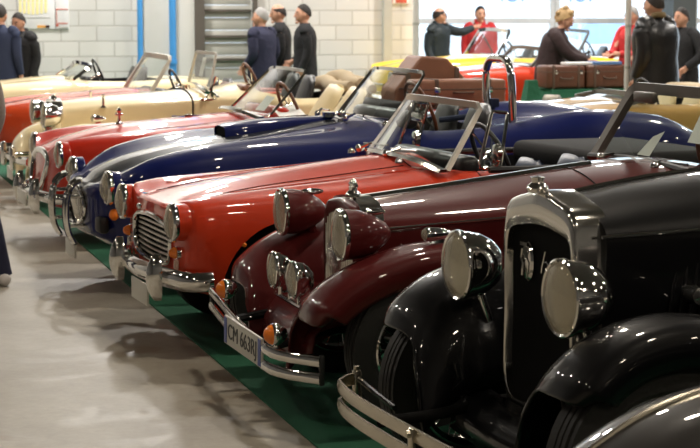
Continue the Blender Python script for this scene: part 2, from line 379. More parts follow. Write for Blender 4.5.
def plate(root, c, w=.36, h=.11, s='CM 663RJ', lean=0, blue=True, size=.085):
    q = Matrix.Rotation(lean, 4, 'Z')
    m = MB(); m.rbox(c, (.012, w, h), .004, rz=lean); p = m.build('number_plate', 'plate_white', root)
    if blue:
        for sgn in (-1, 1): m = MB(); m.box(Vector(c) + q @ Vector((-.0075, sgn * (w / 2 - .022), 0)), (.002, .034, h - .012), rz=lean); m.build('plate_band', 'plate_blue', p)
    if s: text('plate_text', s, size, front_mat(Vector(c) + q @ Vector((-.0075, 0, 0)), 0, lean), 'plate_black', p)
    return p

def hermite_table(tab):
    xs = np.array(sorted(tab)); V = np.array([tab[x] for x in xs], float)
    D = np.zeros_like(V)
    for i in range(len(xs)):
        if 0 < i < len(xs) - 1:
            d0 = (V[i] - V[i - 1]) / (xs[i] - xs[i - 1]); d1 = (V[i + 1] - V[i]) / (xs[i + 1] - xs[i])
            D[i] = np.where(d0 * d1 > 0, 2 * d0 * d1 / (d0 + d1 + 1e-12), 0)
        elif i == 0: D[i] = (V[1] - V[0]) / (xs[1] - xs[0])
        else: D[i] = (V[-1] - V[-2]) / (xs[-1] - xs[-2])
    def f(x):
        x = min(max(x, xs[0]), xs[-1]); i = min(int(np.searchsorted(xs, x, 'right')) - 1, len(xs) - 2); i = max(i, 0); h = xs[i + 1] - xs[i]; t = (x - xs[i]) / h
        return (2*t**3-3*t**2+1)*V[i] + (t**3-2*t**2+t)*h*D[i] + (-2*t**3+3*t**2)*V[i+1] + (t**3-t**2)*h*D[i+1]
    return xs, f

def roadster_half(p):
    zb, wb, wm, zm, yc, zc, yv, zv, z0 = p
    return [(0, zb), (wb * .6, zb), (wb, zb + .015), (wm, zm), (yc + (wm - yc) * .78, zc - (zc - zm) * .22), (yc, zc), (yv, zv), (yv * .5, zv + (z0 - zv) * .72), (0, z0)]
def vintage_half(p):
    zb, wb, wh, zh, zt = p
    return [(0, zb), (wb * .8, zb), (wb, zb + .03), ((wb + wh) / 2 + .01, (zb + zh) / 2), (wh + .004, zh - .03), (wh - .004, zh + .012), (wh * .80, zh + (zt - zh) * .52), (wh * .42, zh + (zt - zh) * .88), (0, zt)]
def body_loft(tab, half, warp=None, step=.05, nose=((-.012, .985), (-.030, .94), (-.040, .86), (-.043, .6), (-.045, .3)), tail=None, mats=('red_paint', 'dark_grille'), root=None, name='body', mi=0, stripe=None):
    xs, f = hermite_table(tab)
    def section(x):
        h = [np.array(q, float) for q in half(f(x))]
        full = [np.array((-q[0], q[1])) for q in h[:0:-1]]      # mirrored, from top centre down to the near side
        c = cat([(-q[0], q[1]) for q in h[::-1]][:-1] + [h[0]] + h[1:-1], 4, closed=True)
        return c
    def W(x, y, z):
        return Vector(warp(x, y, z)) if warp else Vector((x, y, z))
    rows = []; x0, x1 = xs[0], xs[-1]; N = max(4, int(round((x1 - x0) / step)))
    X = np.linspace(x0, x1, N + 1)
    s0 = section(x0); zc = sum(q[1] for q in s0) / len(s0)
    for dx, k in reversed(nose): rows.append([W(x0 + dx, q[0] * k, zc + (q[1] - zc) * k) for q in s0])
    for x in X: rows.append([W(x, q[0], q[1]) for q in section(x)])
    s1 = section(x1); zc1 = sum(q[1] for q in s1) / len(s1)
    for dx, k in (tail or ((.03, .97), (.055, .9), (.07, .75), (.075, .4))): rows.append([W(x1 + dx, q[0] * k, zc1 + (q[1] - zc1) * k) for q in s1])
    m = MB(); m.grid(rows, mi, closev=True, cap0=True, cap1=True)
    if stripe:
        for i, fc in enumerate(m.f):
            c = [sum(m.v[k][a] for k in fc) / len(fc) for a in range(3)]
            if abs(c[1]) < stripe[0] and (c[2] > .6 or c[0] < .2) and c[0] < stripe[2]: m.m[i] = stripe[1]  # low on the nose the stripe's charcoal also paints in shade
    o = m.build(name, mats, root, 50)
    def surf(x, t):
        """point on the body at station x, t in 0..1 from top centre (0) down the near side to the sill"""
        c = section(x); n_ = len(c) // 2; k = t * n_; i = int(k); q = c[i] * (1 - (k - i)) + c[min(i + 1, len(c) - 1)] * (k - i); return W(x, q[0], q[1])
    def top(x, y):
        """height of the body at x, y"""
        c = section(x); n_ = len(c) // 2; best = None
        for i in range(n_):
            a, b_ = c[i], c[i + 1]
            if (a[0] - (-abs(y))) * (b_[0] - (-abs(y))) <= 0:
                t = 0 if abs(b_[0] - a[0]) < 1e-9 else (-abs(y) - a[0]) / (b_[0] - a[0]); z = a[1] + (b_[1] - a[1]) * t
                if best is None or z > best: best = z
        return Vector((W(x, y, best or .8)))
    return o, surf, top
def cyl_cut(c, r_, l, mats): 
    m = MB(); m.lathe([(-l / 2, r_), (l / 2, r_)], c, (0, 1, 0), 48, mi=1); return m.build('cutter', mats, None, 0)
def box_cut(c, d, mats, r_=.06, ry=0):
    m = MB(); m.rbox(c, d, r_, mi=1, n=4, ry=ry); return m.build('cutter', mats, None, 0)
def gap(root, pts, r_=.003, mat='dark_grille', name='panel_gap'):
    m = MB(); m.tube(pts, r_, 6); return m.build(name, mat, root)

def fender(root, path, yc, prof, side, mat, n=8, name='fender', tip=.55, thick=.012):
    """side: -1 near, +1 far. prof: (dy outward, drop) pairs"""
    P = cat([(p[0], p[1]) for p in path], n); pr = cat(prof, 4); rows = []
    for i, p in enumerate(P):
        a = P[max(i - 1, 0)]; b_ = P[min(i + 1, len(P) - 1)]; t = (b_ - a) / np.linalg.norm(b_ - a); nrm = np.array((-t[1], t[0]))
        if nrm[1] < 0 and abs(t[0]) > .3: nrm = -nrm
        u = i / (len(P) - 1); k = tip + (1 - tip) * min(1, u / .12)**.6 if u < .12 else 1
        if u > .9: k = 1 - .25 * (u - .9) / .1
        kk = min(1, .35 + u * 5)
        rw = []
        for d in pr:
            w_ = min(1, max(0, (-d[0] - .10) / .12)); nx, nz_ = nrm[0] * (1 - w_), nrm[1] * (1 - w_) + w_; k2 = kk * (1 - w_) + w_ * min(1, .75 + u * 4)
            rw.append((p[0] - nx * d[1] * k2, side * (yc + d[0] * (k if d[0] > 0 else 1)), p[1] - nz_ * d[1] * k2))
        rows.append(rw)
    m = MB(); m.grid(rows)
    o = m.build(name, mat, root, 60)
    md = o.modifiers.new('s', 'SOLIDIFY'); md.thickness = thick; md.offset = 0
    return o
def bead(root, path, n=8, **k): pass

def shell(root, x, depth, out_pts, in_pts, mat, name='radiator_shell', core='dark_grille', slats=0, slatmat='chrome', inset=.03, lean=0):
    """radiator surround: closed outlines in (y, z)"""
    def L(x_, z): return x_ + lean * z
    o_ = cat(out_pts, 6, True); i_ = cat(in_pts, 6, True); n = len(o_)
    c = sum(o_) / n
    def ring(pts, x_, k=1.0, add=0): return [(L(x_, (c + (p - c) * k)[1]), (c + (p - c) * k)[0], (c + (p - c) * k)[1]) for p in pts]
    rows = [ring(o_, x + depth), ring(o_, x + .02), ring(o_, x + .006, .985), ring(o_, x, .955), ring(i_, x, 1.03), ring(i_, x + .006, 1.0), ring(i_, x + depth)]
    m = MB(); m.grid(rows, closev=True, closeu=True); sh = m.build(name, mat, root, 50)
    m = MB(); m.add(ring(i_, x + inset, 1.02), [tuple(range(n))]); m.add(ring(i_, x + inset + .02, 1.02), [tuple(range(n))])
    co = m.build('radiator_core', core, root, 0)
    if slats:
        m = MB(); ys = [p[0] for p in i_]; w0, w1 = min(ys), max(ys)
        for k in range(slats):
            y = w0 + (w1 - w0) * (k + .5) / slats
            zs = []
            for a, b_ in zip(i_, list(i_[1:]) + [i_[0]]):
                if (a[0] - y) * (b_[0] - y) <= 0 and a[0] != b_[0]: zs.append(a[1] + (b_[1] - a[1]) * (y - a[0]) / (b_[0] - a[0]))
            if len(zs) >= 2: z0, z1 = min(zs), max(zs); m.tube([(L(x + inset * .5, z0), y, z0), (L(x + inset * .5, z1), y, z1)], .006, 6)
        m.build('grille_slats', slatmat, sh)
    return sh
def car_root(name, mid, yaw, label, catg='car'): return empty(name, (mid[0], mid[1], 0), R(yaw), label, catg)

# ---------------------------------------------------------------- vintage cars
BOWL = [(0, 1), (.03, 1.0), (.07, .94), (.11, .78), (.145, .52), (.16, .25), (.165, .0001)]
CONE = [(0, 1), (.045, 1.0), (.09, .93), (.135, .76), (.18, .5), (.205, .25), (.215, .0001)]
def cap_mascot(root, p, mat='chrome', wings=True, s=1.0):
    m = MB(); m.lathe([(0, .03 * s), (.012 * s, .034 * s), (.02 * s, .03 * s), (.03 * s, .018 * s), (.045 * s, .022 * s), (.05 * s, .0001)], p, (0, 0, 1), 20)
    if wings:
        m.rbox(Vector(p) + Vector((0, 0, .052 * s)), (.02 * s, .09 * s, .018 * s), .005); m.ball(Vector(p) + Vector((0, 0, .06 * s)), (.018 * s, .02 * s, .02 * s), 10)
    return m.build('radiator_cap', mat, root)
FPROF = [(.13, .17), (.145, .09), (.115, .025), (0, 0), (-.12, .015), (-.20, .07), (-.26, .17), (-.29, .30)]

# --- black saloon in the foreground
def black_car():
    r_ = car_root('vintage_saloon', (2.19, 5.48), 4.3, 'black pre-war car with tall chrome radiator shell in the right foreground')
    mats = ('black_paint', 'dark_grille')
    tab = {.19: (.42, .23, .29, .988, 1.10), .5: (.40, .27, .335, 1.00, 1.145), 1.15: (.38, .42, .47, 1.03, 1.20), 1.5: (.34, .56, .60, 1.03, 1.215), 2.3: (.34, .62, .66, 1.02, 1.20), 3.0: (.36, .56, .62, 1.0, 1.15), 3.5: (.40, .45, .50, .92, 1.02)}
    body, surf, top = body_loft(tab, vintage_half, mats=mats, root=r_, nose=((-.002, .98),), step=.06)
    cut(body, [box_cut((2.25, 0, 1.1), (1.15, 1.0, 1.2), mats)])
    sh = shell(r_, .09, .125, [(0, .37), (.20, .37), (.245, .42), (.25, .70), (.255, .98), (.225, 1.06), (.12, 1.095), (0, 1.115), (-.12, 1.095), (-.225, 1.06), (-.255, .98), (-.25, .70), (-.245, .42), (-.20, .37)],
               [(0, .39), (.19, .39), (.228, .43), (.232, .70), (.235, .90), (.215, .965), (.12, .99), (0, 1.0), (-.12, .99), (-.215, .965), (-.235, .90), (-.232, .70), (-.228, .43), (-.19, .39)], 'worn_chrome')
    cap_mascot(r_, (.09, 0, 1.11), 'worn_chrome', False, 1.1)
    # badge and script on the radiator core
    m = MB(); m.lathe([(0, .0001), (.004, .028), (.012, .032), (.014, .0001)], (0, 0, 0), (1, 0, 0), 20)
    for i in range(len(m.v)): x, y, z = m.v[i]; m.v[i] = (x + .10, y * 1.25 + .105, z * 2.1 + .865)
    m.box((.097, .105, .925), (.008, .05, .012)); m.tube([(.088, .105, .82), (.088, .098, .86), (.088, .112, .88), (.088, .105, .91)], .003, 6); m.build('radiator_badge', 'chrome', r_)
    m = MB(); m.tube([(.095, -.03, .845), (.09, -.045, .87), (.09, -.065, .92)], .004, 6); m.tube([(.09, -.055, .88), (.09, -.075, .885), (.09, -.085, .87), (.09, -.07, .862), (.09, -.10, .868), (.09, -.115, .876), (.09, -.13, .868)], .003, 6, sm=3); m.build('radiator_script', 'worn_chrome', r_)
    for s in (1, -1):
        headlamp(r_, (-.012, s * .39, .82), .118, 'chrome', BOWL, name='headlamp', rimw=.012)
        m = MB(); m.tube([(.07, s * .39, .71), (.09, s * .39, .66), (.11, s * .40, .62)], .016, 10); m.build('lamp_bracket', 'chrome', r_)
        path = [(-.17, .57), (-.145, .63), (-.08, .695), (.04, .76), (.22, .79), (.42, .755), (.64, .62), (.86, .44), (1.02, .35), (1.2, .32)]
        fender(r_, path, .655, [(.10, .14), (.12, .07), (.095, .02), (0, 0), (-.11, .015), (-.18, .06), (-.24, .16), (-.30, .38)], s, 'black_paint', name='front_fender')
        m = MB(); rows = []
        for (fx_, fz) in ((-.135, .64), (-.10, .56), (-.075, .48), (-.05, .40), (-.03, .33), (-.01, .27)):
            rows.append([(fx_ + (.75 - fx_) * u, s * (.56 - .12 * math.sin(u * 1.57) - (.64 - fz) * .18), fz) for u in np.linspace(0, 1, 12)])
        m.grid(rows); iv = m.build('fender_valance', 'black_paint', r_, 60); md = iv.modifiers.new('s', 'SOLIDIFY'); md.thickness = .012
        m = MB(); m.rbox((1.75, s * .66, .32), (1.2, .26, .03), .01); m.build('running_board', 'black_paint', r_)
        rp = [(2.2, .34), (2.32, .48), (2.45, .66), (2.62, .76), (2.8, .78), (2.98, .70), (3.1, .55), (3.15, .40)]
        fender(r_, rp, .64, [(.13, .14), (.14, .07), (.11, .02), (0, 0), (-.12, .03), (-.2, .1)], s, 'black_paint', name='rear_fender')
        wheel(r_, (.15, s * .665, .335), .335, .15, s); wheel(r_, (2.78, s * .645, .335), .335, .15, s)
        # bonnet louvres
        m = MB()
        for k in range(20): m.rbox((.42 + k * .034, s * (.315 + k * .0072), .80), (.012, .014, .20), .005, ry=R(8))
        m.build('bonnet_louvres', 'black_paint', r_, 60)
        m = MB(); m.tube([(.17, s * .297, .99), (.5, s * .342, 1.005), (1.15, s * .478, 1.035)], .006, 8); m.build('hinge_strip', 'chrome', r_)
        m = MB(); m.rbox((.50, s * .375, .80), (.10, .03, .03), .012); m.lathe([(-.02, .03), (.02, .034), (.06, .028), (.065, .001)], (.47, s * .345, .80), (0, s, 0), 14); m.build('bonnet_handle', 'chrome', r_)
        gap(r_, [surf(1.15, t) if s < 0 else Vector((surf(1.15, t).x, -surf(1.15, t).y, surf(1.15, t).z)) for t in np.linspace(0, .8, 20)])
    m = MB(); m.tube([(.15, 0, 1.095), (.3, 0, 1.122), (.5, 0, 1.15), (1.15, 0, 1.205)], .007, 8); m.build('hinge_strip', 'chrome', r_)
    # front apron between the fenders, axle, frame horns
    m = MB(); rows = []
    for x, z in ((-.045, .22), (-.04, .28), (-.01, .34), (.08, .37)): rows.append([(x + .03 * abs(y), y, z + .1 * abs(y)**2) for y in np.linspace(-.42, .42, 15)])
    m.grid(rows); ap = m.build('apron', 'black_paint', r_, 60); md = ap.modifiers.new('s', 'SOLIDIFY'); md.thickness = .01
    m = MB(); m.tube([(.15, -.58, .335), (.15, -.3, .26), (.15, .3, .26), (.15, .58, .335)], .025, 10, sm=4); m.build('axle', 'dark_grille', r_)
    for s in (1, -1): m = MB(); m.tube([(.6, s * .33, .36), (.1, s * .33, .34), (-.12, s * .33, .31), (-.34, s * .33, .30)], .02, 10, sm=4); m.build('frame_rail', 'dark_grille', r_)
    # double bar bumper
    def bx(y): return -.385 + .07 * (abs(y) / .8)**4
    flat = [(-.006, -.022), (.004, -.022), (.009, 0), (.004, .022), (-.006, .022)]
    b_ = None
    for dz in (.03, -.04):
        m = MB(); pts = [(-.22, .80, .322 + dz), (-.25, .815, .322 + dz), (-.285, .79, .322 + dz)] + [(bx(y) + .0, y, .322 + dz) for y in np.linspace(.72, -.72, 21)] + [(-.285, -.79, .322 + dz), (-.25, -.815, .322 + dz), (-.20, -.80, .322 + dz)]
        m.tube(pts, prof=[(y * 1.0, z) for y, z in flat]); o = m.build('bumper_bar', 'bumper_steel', r_)
    for y in (-.09, -.62):
        m = MB(); m.rbox((bx(y) - .008, y, .317), (.02, .035, .12), .006); m.lathe([(0, .014), (.012, .012), (.014, .001)], (bx(y) - .018, y, .357), (-1, 0, 0), 12)
        m.build('bumper_bracket', 'bumper_steel', r_)
    for s in (1, -1):
        m = MB(); m.rbox((-.24, s * .80, .335), (.03, .03, .11), .008); m.build('bumper_end', 'bumper_steel', r_); m = MB(); m.tube([(-.235, s * .79, .355), (-.26, s * .55, .35), (-.28, s * .33, .345)], .010, 8); m.build('bumper_rail', 'black_paint', r_); m = MB(); m.lathe([(0, .012), (.012, .012), (.013, .001)], (-.24, s * .80, .39), (0, 0, 1), 12); m.build('bumper_end', 'bumper_steel', r_)
    windscreen(r_, 1.5, 1.62, 1.2, 1.52, .52, .50, bow=0, mat='dark_frame'); steering(r_, (1.75, -.28, 1.2)); seat(r_, 2.4, -.28, .75, 1.3); seat(r_, 2.4, .28, .75, 1.3)
    return r_
black_car()

# --- the dark grey car nearest to the viewer, only a fender in the frame
def grey_car():
    r_ = car_root('touring_car', (2.10, 3.42), 4.3, 'dark grey vintage car nearest the viewer, only its front fender in the bottom right corner')
    mats = ('grey_paint', 'dark_grille')
    tab = {.35: (.42, .22, .26, .90, .99), .8: (.40, .30, .34, .93, 1.03), 1.35: (.38, .44, .47, .96, 1.07), 1.8: (.34, .56, .60, .96, 1.08), 2.6: (.34, .60, .62, .95, 1.05), 3.5: (.40, .45, .50, .85, .95)}
    body, surf, top = body_loft(tab, vintage_half, mats=mats, root=r_, nose=((-.002, .98),), step=.08)
    cut(body, [box_cut((2.35, 0, 1.0), (1.1, .9, 1.0), mats)])
    shell(r_, .28, .10, [(0, .40), (.20, .40), (.24, .6), (.24, .88), (.12, .98), (0, 1.0), (-.12, .98), (-.24, .88), (-.24, .6), (-.20, .40)], [(0, .43), (.17, .43), (.21, .6), (.21, .85), (.11, .92), (0, .93), (-.11, .92), (-.21, .85), (-.21, .6), (-.17, .43)], 'worn_chrome', slats=9)
    for s in (1, -1):
        headlamp(r_, (.20, s * .30, .72), .09, 'chrome', BOWL, name='headlamp')
        path = [(-.36, .40), (-.30, .53), (-.17, .625), (.0, .70), (.22, .74), (.45, .71), (.7, .60), (.95, .45), (1.2, .34)]
        fender(r_, path, .66, [(.13, .17), (.145, .09), (.115, .025), (0, 0), (-.12, .015), (-.20, .07), (-.26, .17), (-.29, .30)], s, 'grey_paint', name='front_fender')
        P = cat(path[:8], 6); m = MB(); m.tube([(p[0], s * .66, p[1] + .009) for p in P[6:]], .009, 8); m.build('fender_strip', 'bumper_steel', r_)
        m = MB(); m.tube([(p[0] - .02, s * (.66 + .145), p[1] - .085) for p in P[8:]], .007, 8); m.build('fender_strip', 'bumper_steel', r_)
        fender(r_, [(2.3, .34), (2.45, .52), (2.65, .70), (2.9, .74), (3.1, .64), (3.25, .42)], .64, [(.13, .14), (.14, .07), (.11, .02), (0, 0), (-.12, .03), (-.2, .1)], s, 'grey_paint', name='rear_fender')
        m = MB(); m.rbox((1.8, s * .66, .32), (1.1, .26, .03), .01); m.build('running_board', 'grey_paint', r_)
        wheel(r_, (.12, s * .66, .33), .33, .14, s); wheel(r_, (2.85, s * .645, .33), .33, .14, s)
    m = MB(); m.tube([(.12, -.58, .33), (.12, 0, .30), (.12, .58, .33)], .03, 10); m.build('axle', 'grey_paint', r_)
    m = MB(); m.tube([(-.22, .68, .36), (-.32, .5, .36), (-.36, 0, .36), (-.32, -.5, .36), (-.22, -.68, .36)], .025, 10, sm=4)
    for s in (1, -1): m.tube([(-.33, s * .33, .36), (.6, s * .33, .42)], .02, 8)
    m.build('bumper', 'bumper_steel', r_)
    windscreen(r_, 1.75, 1.86, 1.06, 1.36, .5, .48, bow=0, mat='dark_frame'); steering(r_, (2.0, -.28, 1.05)); seat(r_, 2.6, -.28, .65, 1.12); seat(r_, 2.6, .28, .65, 1.12)
grey_car()

# --- burgundy sports tourer
def burgundy_car():
    r_ = car_root('vintage_roadster', (2.06, 7.5), 1.0, 'burgundy vintage roadster with twin driving lamps and two-bar bumper with number plate')
    bp = 'burgundy_paint'; mats = (bp, 'black_leather')
    tab = {.22: (.38, .20, .24, .785, .885), .6: (.38, .27, .325, .81, .93), 1.2: (.36, .38, .46, .86, 1.00), 1.6: (.34, .52, .575, .90, 1.035), 1.9: (.32, .58, .62, .86, 1.0), 2.4: (.32, .58, .63, .82, .92), 2.9: (.34, .55, .60, .88, .98), 3.3: (.42, .48, .52, .80, .90)}
    body, surf, top = body_loft(tab, vintage_half, mats=mats, root=r_, nose=((-.002, .98),), step=.05)
    cut(body, [box_cut((2.30, 0, 1.0), (.95, 1.0, 1.0), mats)])
    oo = [(0, .36), (.17, .36), (.20, .40), (.215, .60), (.225, .78), (.19, .86), (.10, .885), (0, .895)]; ii = [(0, .375), (.155, .375), (.19, .42), (.204, .60), (.21, .74), (.17, .80), (.09, .825), (0, .83)]
    mir = lambda q: q + [(-y, z) for y, z in q[-2:0:-1]]
    shell(r_, .12, .12, mir(oo), mir(ii), bp, slats=17, slatmat='worn_chrome', inset=.018)
    # chrome band over the back edge of the shell
    m = MB(); pts = [(.205, y * 1.03, .60 + (z - .60) * 1.02) for y, z in mir(oo)[2:-1]]; m.tube(pts, .01, prof=[(-.006, -.05), (.006, -.05), (.006, .05), (-.006, .05)], up=(1, 0, 0), sm=3)
    m.build('radiator_band', 'chrome', r_)
    cap_mascot(r_, (.19, 0, .897), 'chrome', True, 1.0)
    for s in (1, -1):
        headlamp(r_, (-.005, s * .455, .79), .104, bp, CONE, name='headlamp', rimw=.011)
        m = MB(); m.ball((.13, s * .445, .880), (.06, .012, .016), 10); m.build('lamp_crest', 'chrome', r_); m = MB(); m.tube([(.13, s * .445, .72), (.15, s * .47, .66)], .022, 8); m.build('lamp_bracket', bp, r_)
        path = [(-.20, .46), (-.185, .53), (-.115, .60), (-.01, .665), (.13, .72), (.30, .755), (.50, .75), (.70, .66), (.90, .50), (1.1, .38), (1.3, .33)]
        fender(r_, path, .60, [(.10, .14), (.125, .07), (.10, .02), (0, 0), (-.12, .015), (-.19, .06), (-.25, .15), (-.30, .32)], s, bp, name='front_fender')
        m = MB(); m.rbox((1.6, s * .64, .33), (.8, .22, .03), .01); m.build('running_board', bp, r_)
        fender(r_, [(1.95, .34), (2.08, .50), (2.25, .68), (2.45, .77), (2.68, .78), (2.88, .68), (3.0, .50)], .62, [(.11, .14), (.13, .07), (.10, .02), (0, 0), (-.12, .03), (-.2, .1)], s, bp, name='rear_fender')
        wheel(r_, (.30, s * .60, .325), .325, .15, s); wheel(r_, (2.6, s * .62, .325), .325, .15, s)
        sidelamp(r_, (.30, s * .62, .80), .13, .030)
        m = MB(); m.tube([(.16, s * .245, .775), (.6, s * .332, .812), (1.2, s * .467, .862)], .006, 8); m.build('hinge_strip', 'chrome', r_)
        m = MB()
        for k in range(16): m.rbox((.32 + k * .04, s * (.262 + k * .0087), .62), (.014, .014, .2), .005)
        m.build('bonnet_louvres', bp, r_, 60)
        # driving lamps on the badge bar
        headlamp(r_, (-.13, s * .16 - .025, .570), .078, 'chrome', [(0, 1), (.02, 1), (.05, .85), (.075, .5), (.085, .0001)], name='driving_lamp')
        m = MB(); m.tube([(-.10, s * .15, .51), (-.10, s * .15, .45)], .01, 8); m.build('lamp_stem', 'chrome', r_)
        m = MB(); m.tube([surf(1.2, t) if s < 0 else Vector((surf(1.2, t).x, -surf(1.2, t).y, surf(1.2, t).z)) for t in np.linspace(0, .8, 20)], .004, 6); m.build('panel_gap', 'dark_grille', r_)
    m = MB(); m.tube([(.14, 0, .888), (.6, 0, .938), (1.2, 0, 1.008), (1.32, 0, 1.02)], .01, prof=[(-.022, -.006), (.022, -.006), (.012, .008), (-.012, .008)]); m.build('hinge_strip', 'chrome', r_)
    m = MB(); m.tube([(-.10, .22, .45), (-.10, -.22, .45)], .011, 8)
    for s in (1, -1): m.tube([(-.10, s * .22, .45), (.08, s * .28, .46)], .012, 8)
    m.build('badge_bar', 'chrome', r_)
    m = MB(); m.lathe([(0, .0001), (.004, .04), (.014, .044), (.05, .03), (.06, .0001)], (-.12, 0, .56), (1, 0, 0), 20); m.tube([(-.10, 0, .53), (-.10, 0, .45)], .008, 8); m.build('horn', 'chrome', r_)
    # apron under the radiator
    m = MB(); rows = []
    for x, z in ((-.17, .26), (-.16, .33), (-.10, .40), (.0, .44), (.10, .46)): rows.append([(x + .25 * abs(y)**2, y, z + .20 * abs(y)**2) for y in np.linspace(-.42, .42, 15)])
    m.grid(rows); ap = m.build('apron', bp, r_, 60); md = ap.modifiers.new('s', 'SOLIDIFY'); md.thickness = .01
    m = MB(); m.tube([(.30, -.55, .325), (.30, 0, .29), (.30, .55, .325)], .03, 10); m.build('axle', 'black_paint', r_)
    # two-bar bumper, swept back at both ends
    def bx(y): return float(np.interp(y, [-.70, -.60, -.52, -.4, 0, .42, .82], [-.17, -.265, -.315, -.33, -.318, -.290, -.262]))
    def bz(y): return .312 + .045 * y
    flat = [(-.006, -.024), (.003, -.024), (.012, -.012), (.012, .012), (.003, .024), (-.006, .024)]
    for dz in (.035, -.035):
        m = MB(); m.tube([(bx(y), y, bz(y) + dz) for y in np.linspace(.80, -.70, 30)], prof=[(a, b_ * .9) for a, b_ in flat]); m.build('bumper_bar', 'chrome', r_)
    for y in (.80, -.70):
        m = MB(); m.rbox((bx(y) + .005, y, bz(y)), (.022, .02, .125), .006); m.build('bumper_end', 'trim_rubber', r_)
    for s in (1, -1):
        m = MB(); m.tube([(bx(s * .3) + .01, s * .3, bz(s * .3)), (-.05, s * .3, .36), (.2, s * .3, .38)], .02, 8); m.build('bumper_bracket', 'black_paint', r_)
    ang = -.02
    pl = plate(r_, (0, 0, 0), .50, .125, 'CM 663RJ', lean=0, size=.095)
    pm = Matrix.Translation((-.350, -.165, .318)) @ Matrix.Rotation(R(4), 4, 'Z') @ Matrix.Rotation(R(2.6), 4, 'X'); pl.matrix_local = pm
    for y in (.46, -.50):
        m = MB(); m.lathe([(0, .045), (.012, .048), (.03, .045), (.06, .025), (.07, .0001)], (bx(y) - .0, y, bz(y) + .11), (1, 0, 0), 22); o = m.build('indicator', 'chrome', r_)
        m = MB(); m.lathe([(-.035, .0001), (-.028, .022), (-.012, .036), (0, .042)], (bx(y) - .0, y, bz(y) + .11), (1, 0, 0), 20); m.build('amber_lens', 'amber', o)
        m = MB(); m.tube([(bx(y) + .02, y, bz(y) + .075), (bx(y) + .02, y, bz(y) + .04)], .012, 8); m.build('indicator_stem', 'chrome', o)
    w, P = windscreen(r_, 1.62, 1.80, 1.0, 1.335, .57, .51, bow=.0, crown=.0, fr=.026, mat='dark_frame')
    m = MB(); m.tube([(1.585, y, 1.0 + .02 * (1 - (y / .56)**2)) for y in np.linspace(-.56, .56, 9)], .018, 8); m.build('screen_seal', 'trim_rubber', r_)
    wiper(r_, P(.85, .04) + Vector((-.03, 0, 0)), P(.15, .10) + Vector((-.03, 0, 0)), (1.52, .30, 1.015)); wiper(r_, P(.05, .04) + Vector((-.03, 0, 0)), P(-.7, .10) + Vector((-.03, 0, 0)), (1.52, -.25, 1.015))
    m = MB(); m.add([P(.35, .10), P(.13, .10), P(.08, .45), P(.24, .36)], [(0, 1, 2, 3)]); m.v = [(x + .02, y, z) for x, y, z in m.v]; m.build('windscreen_sticker', 'white_paper', r_, 0)
    m = MB(); a = [P(-.38, .35), P(-.75, .35), P(-.75, .75), P(-.38, .75)]; m.add(a, [(0, 1, 2, 3)]); m.v = [(x + .02, y, z) for x, y, z in m.v]; m.build('windscreen_notice', 'white_paper', r_, 0)
    m = MB(); m.rbox((1.72, .25, 1.30), (.03, .2, .05), .01); m.build('mirror', 'dark_frame', r_)
    steering(r_, (1.85, -.28, 1.0), mat='wood'); seat(r_, 2.45, -.28, .60, 1.05); seat(r_, 2.45, .28, .60, 1.05)
    m = MB(); m.rbox((2.85, 0, 1.0), (.35, 1.0, .14), .06, n=4); m.build('folded_hood', 'tan_canvas', r_, 60)
burgundy_car()

# ---------------------------------------------------------------- smooth-bodied roadsters
LAMP = [(0, 1), (.015, 1.05), (.06, 1.05), (.07, .9), (.075, .0001)]
def bumper_with_overriders(r_, fx, z, w, overs, h=.05, oh=.20, plate_c=None, bar='chrome', wrap=.30):
    prof = [(-.006, -h), (.010, -h * .75), (.024, -h * .3), (.024, h * .3), (.010, h * .75), (-.006, h), (-.014, h * .6), (-.014, -h * .6)]
    ys = np.linspace(w, -w, 25)
    m = MB(); pts = [(fx(w) + .035 + wrap, w + .055, z), (fx(w) + .035 + wrap * .5, w + .05, z), (fx(w) + .035, w + .03, z)] + [(fx(y), y, z) for y in ys] + [(fx(w) + .035, -w - .03, z), (fx(w) + .035 + wrap * .5, -w - .05, z), (fx(w) + .035 + wrap, -w - .055, z)]
    m.tube(pts, prof=prof); b_ = m.build('bumper', bar, r_, 60)
    for y in overs:
        x = fx(y); rows = []
        for v in np.linspace(0, 1, 11):
            zz = z - oh * .5 + oh * v; t = math.sin(math.pi * min(.97, max(.03, v)))**.45; d = .065 * t; ww = .038 * t
            rows.append([(x - .025 - d * max(0, math.cos(a)) - .0 + (.012 if math.cos(a) < 0 else 0), y + ww * math.sin(a), zz) for a in np.linspace(0, 2 * math.pi, 17)[:-1]])
        m = MB(); m.grid(rows, closev=True, cap0=True, cap1=True); m.build('overrider', 'chrome', r_, 70)
        m = MB(); m.tube([(x - .01, y, z), (x + .15, y, z)], .02, 8); m.build('bumper_bracket', 'dark_frame', r_)

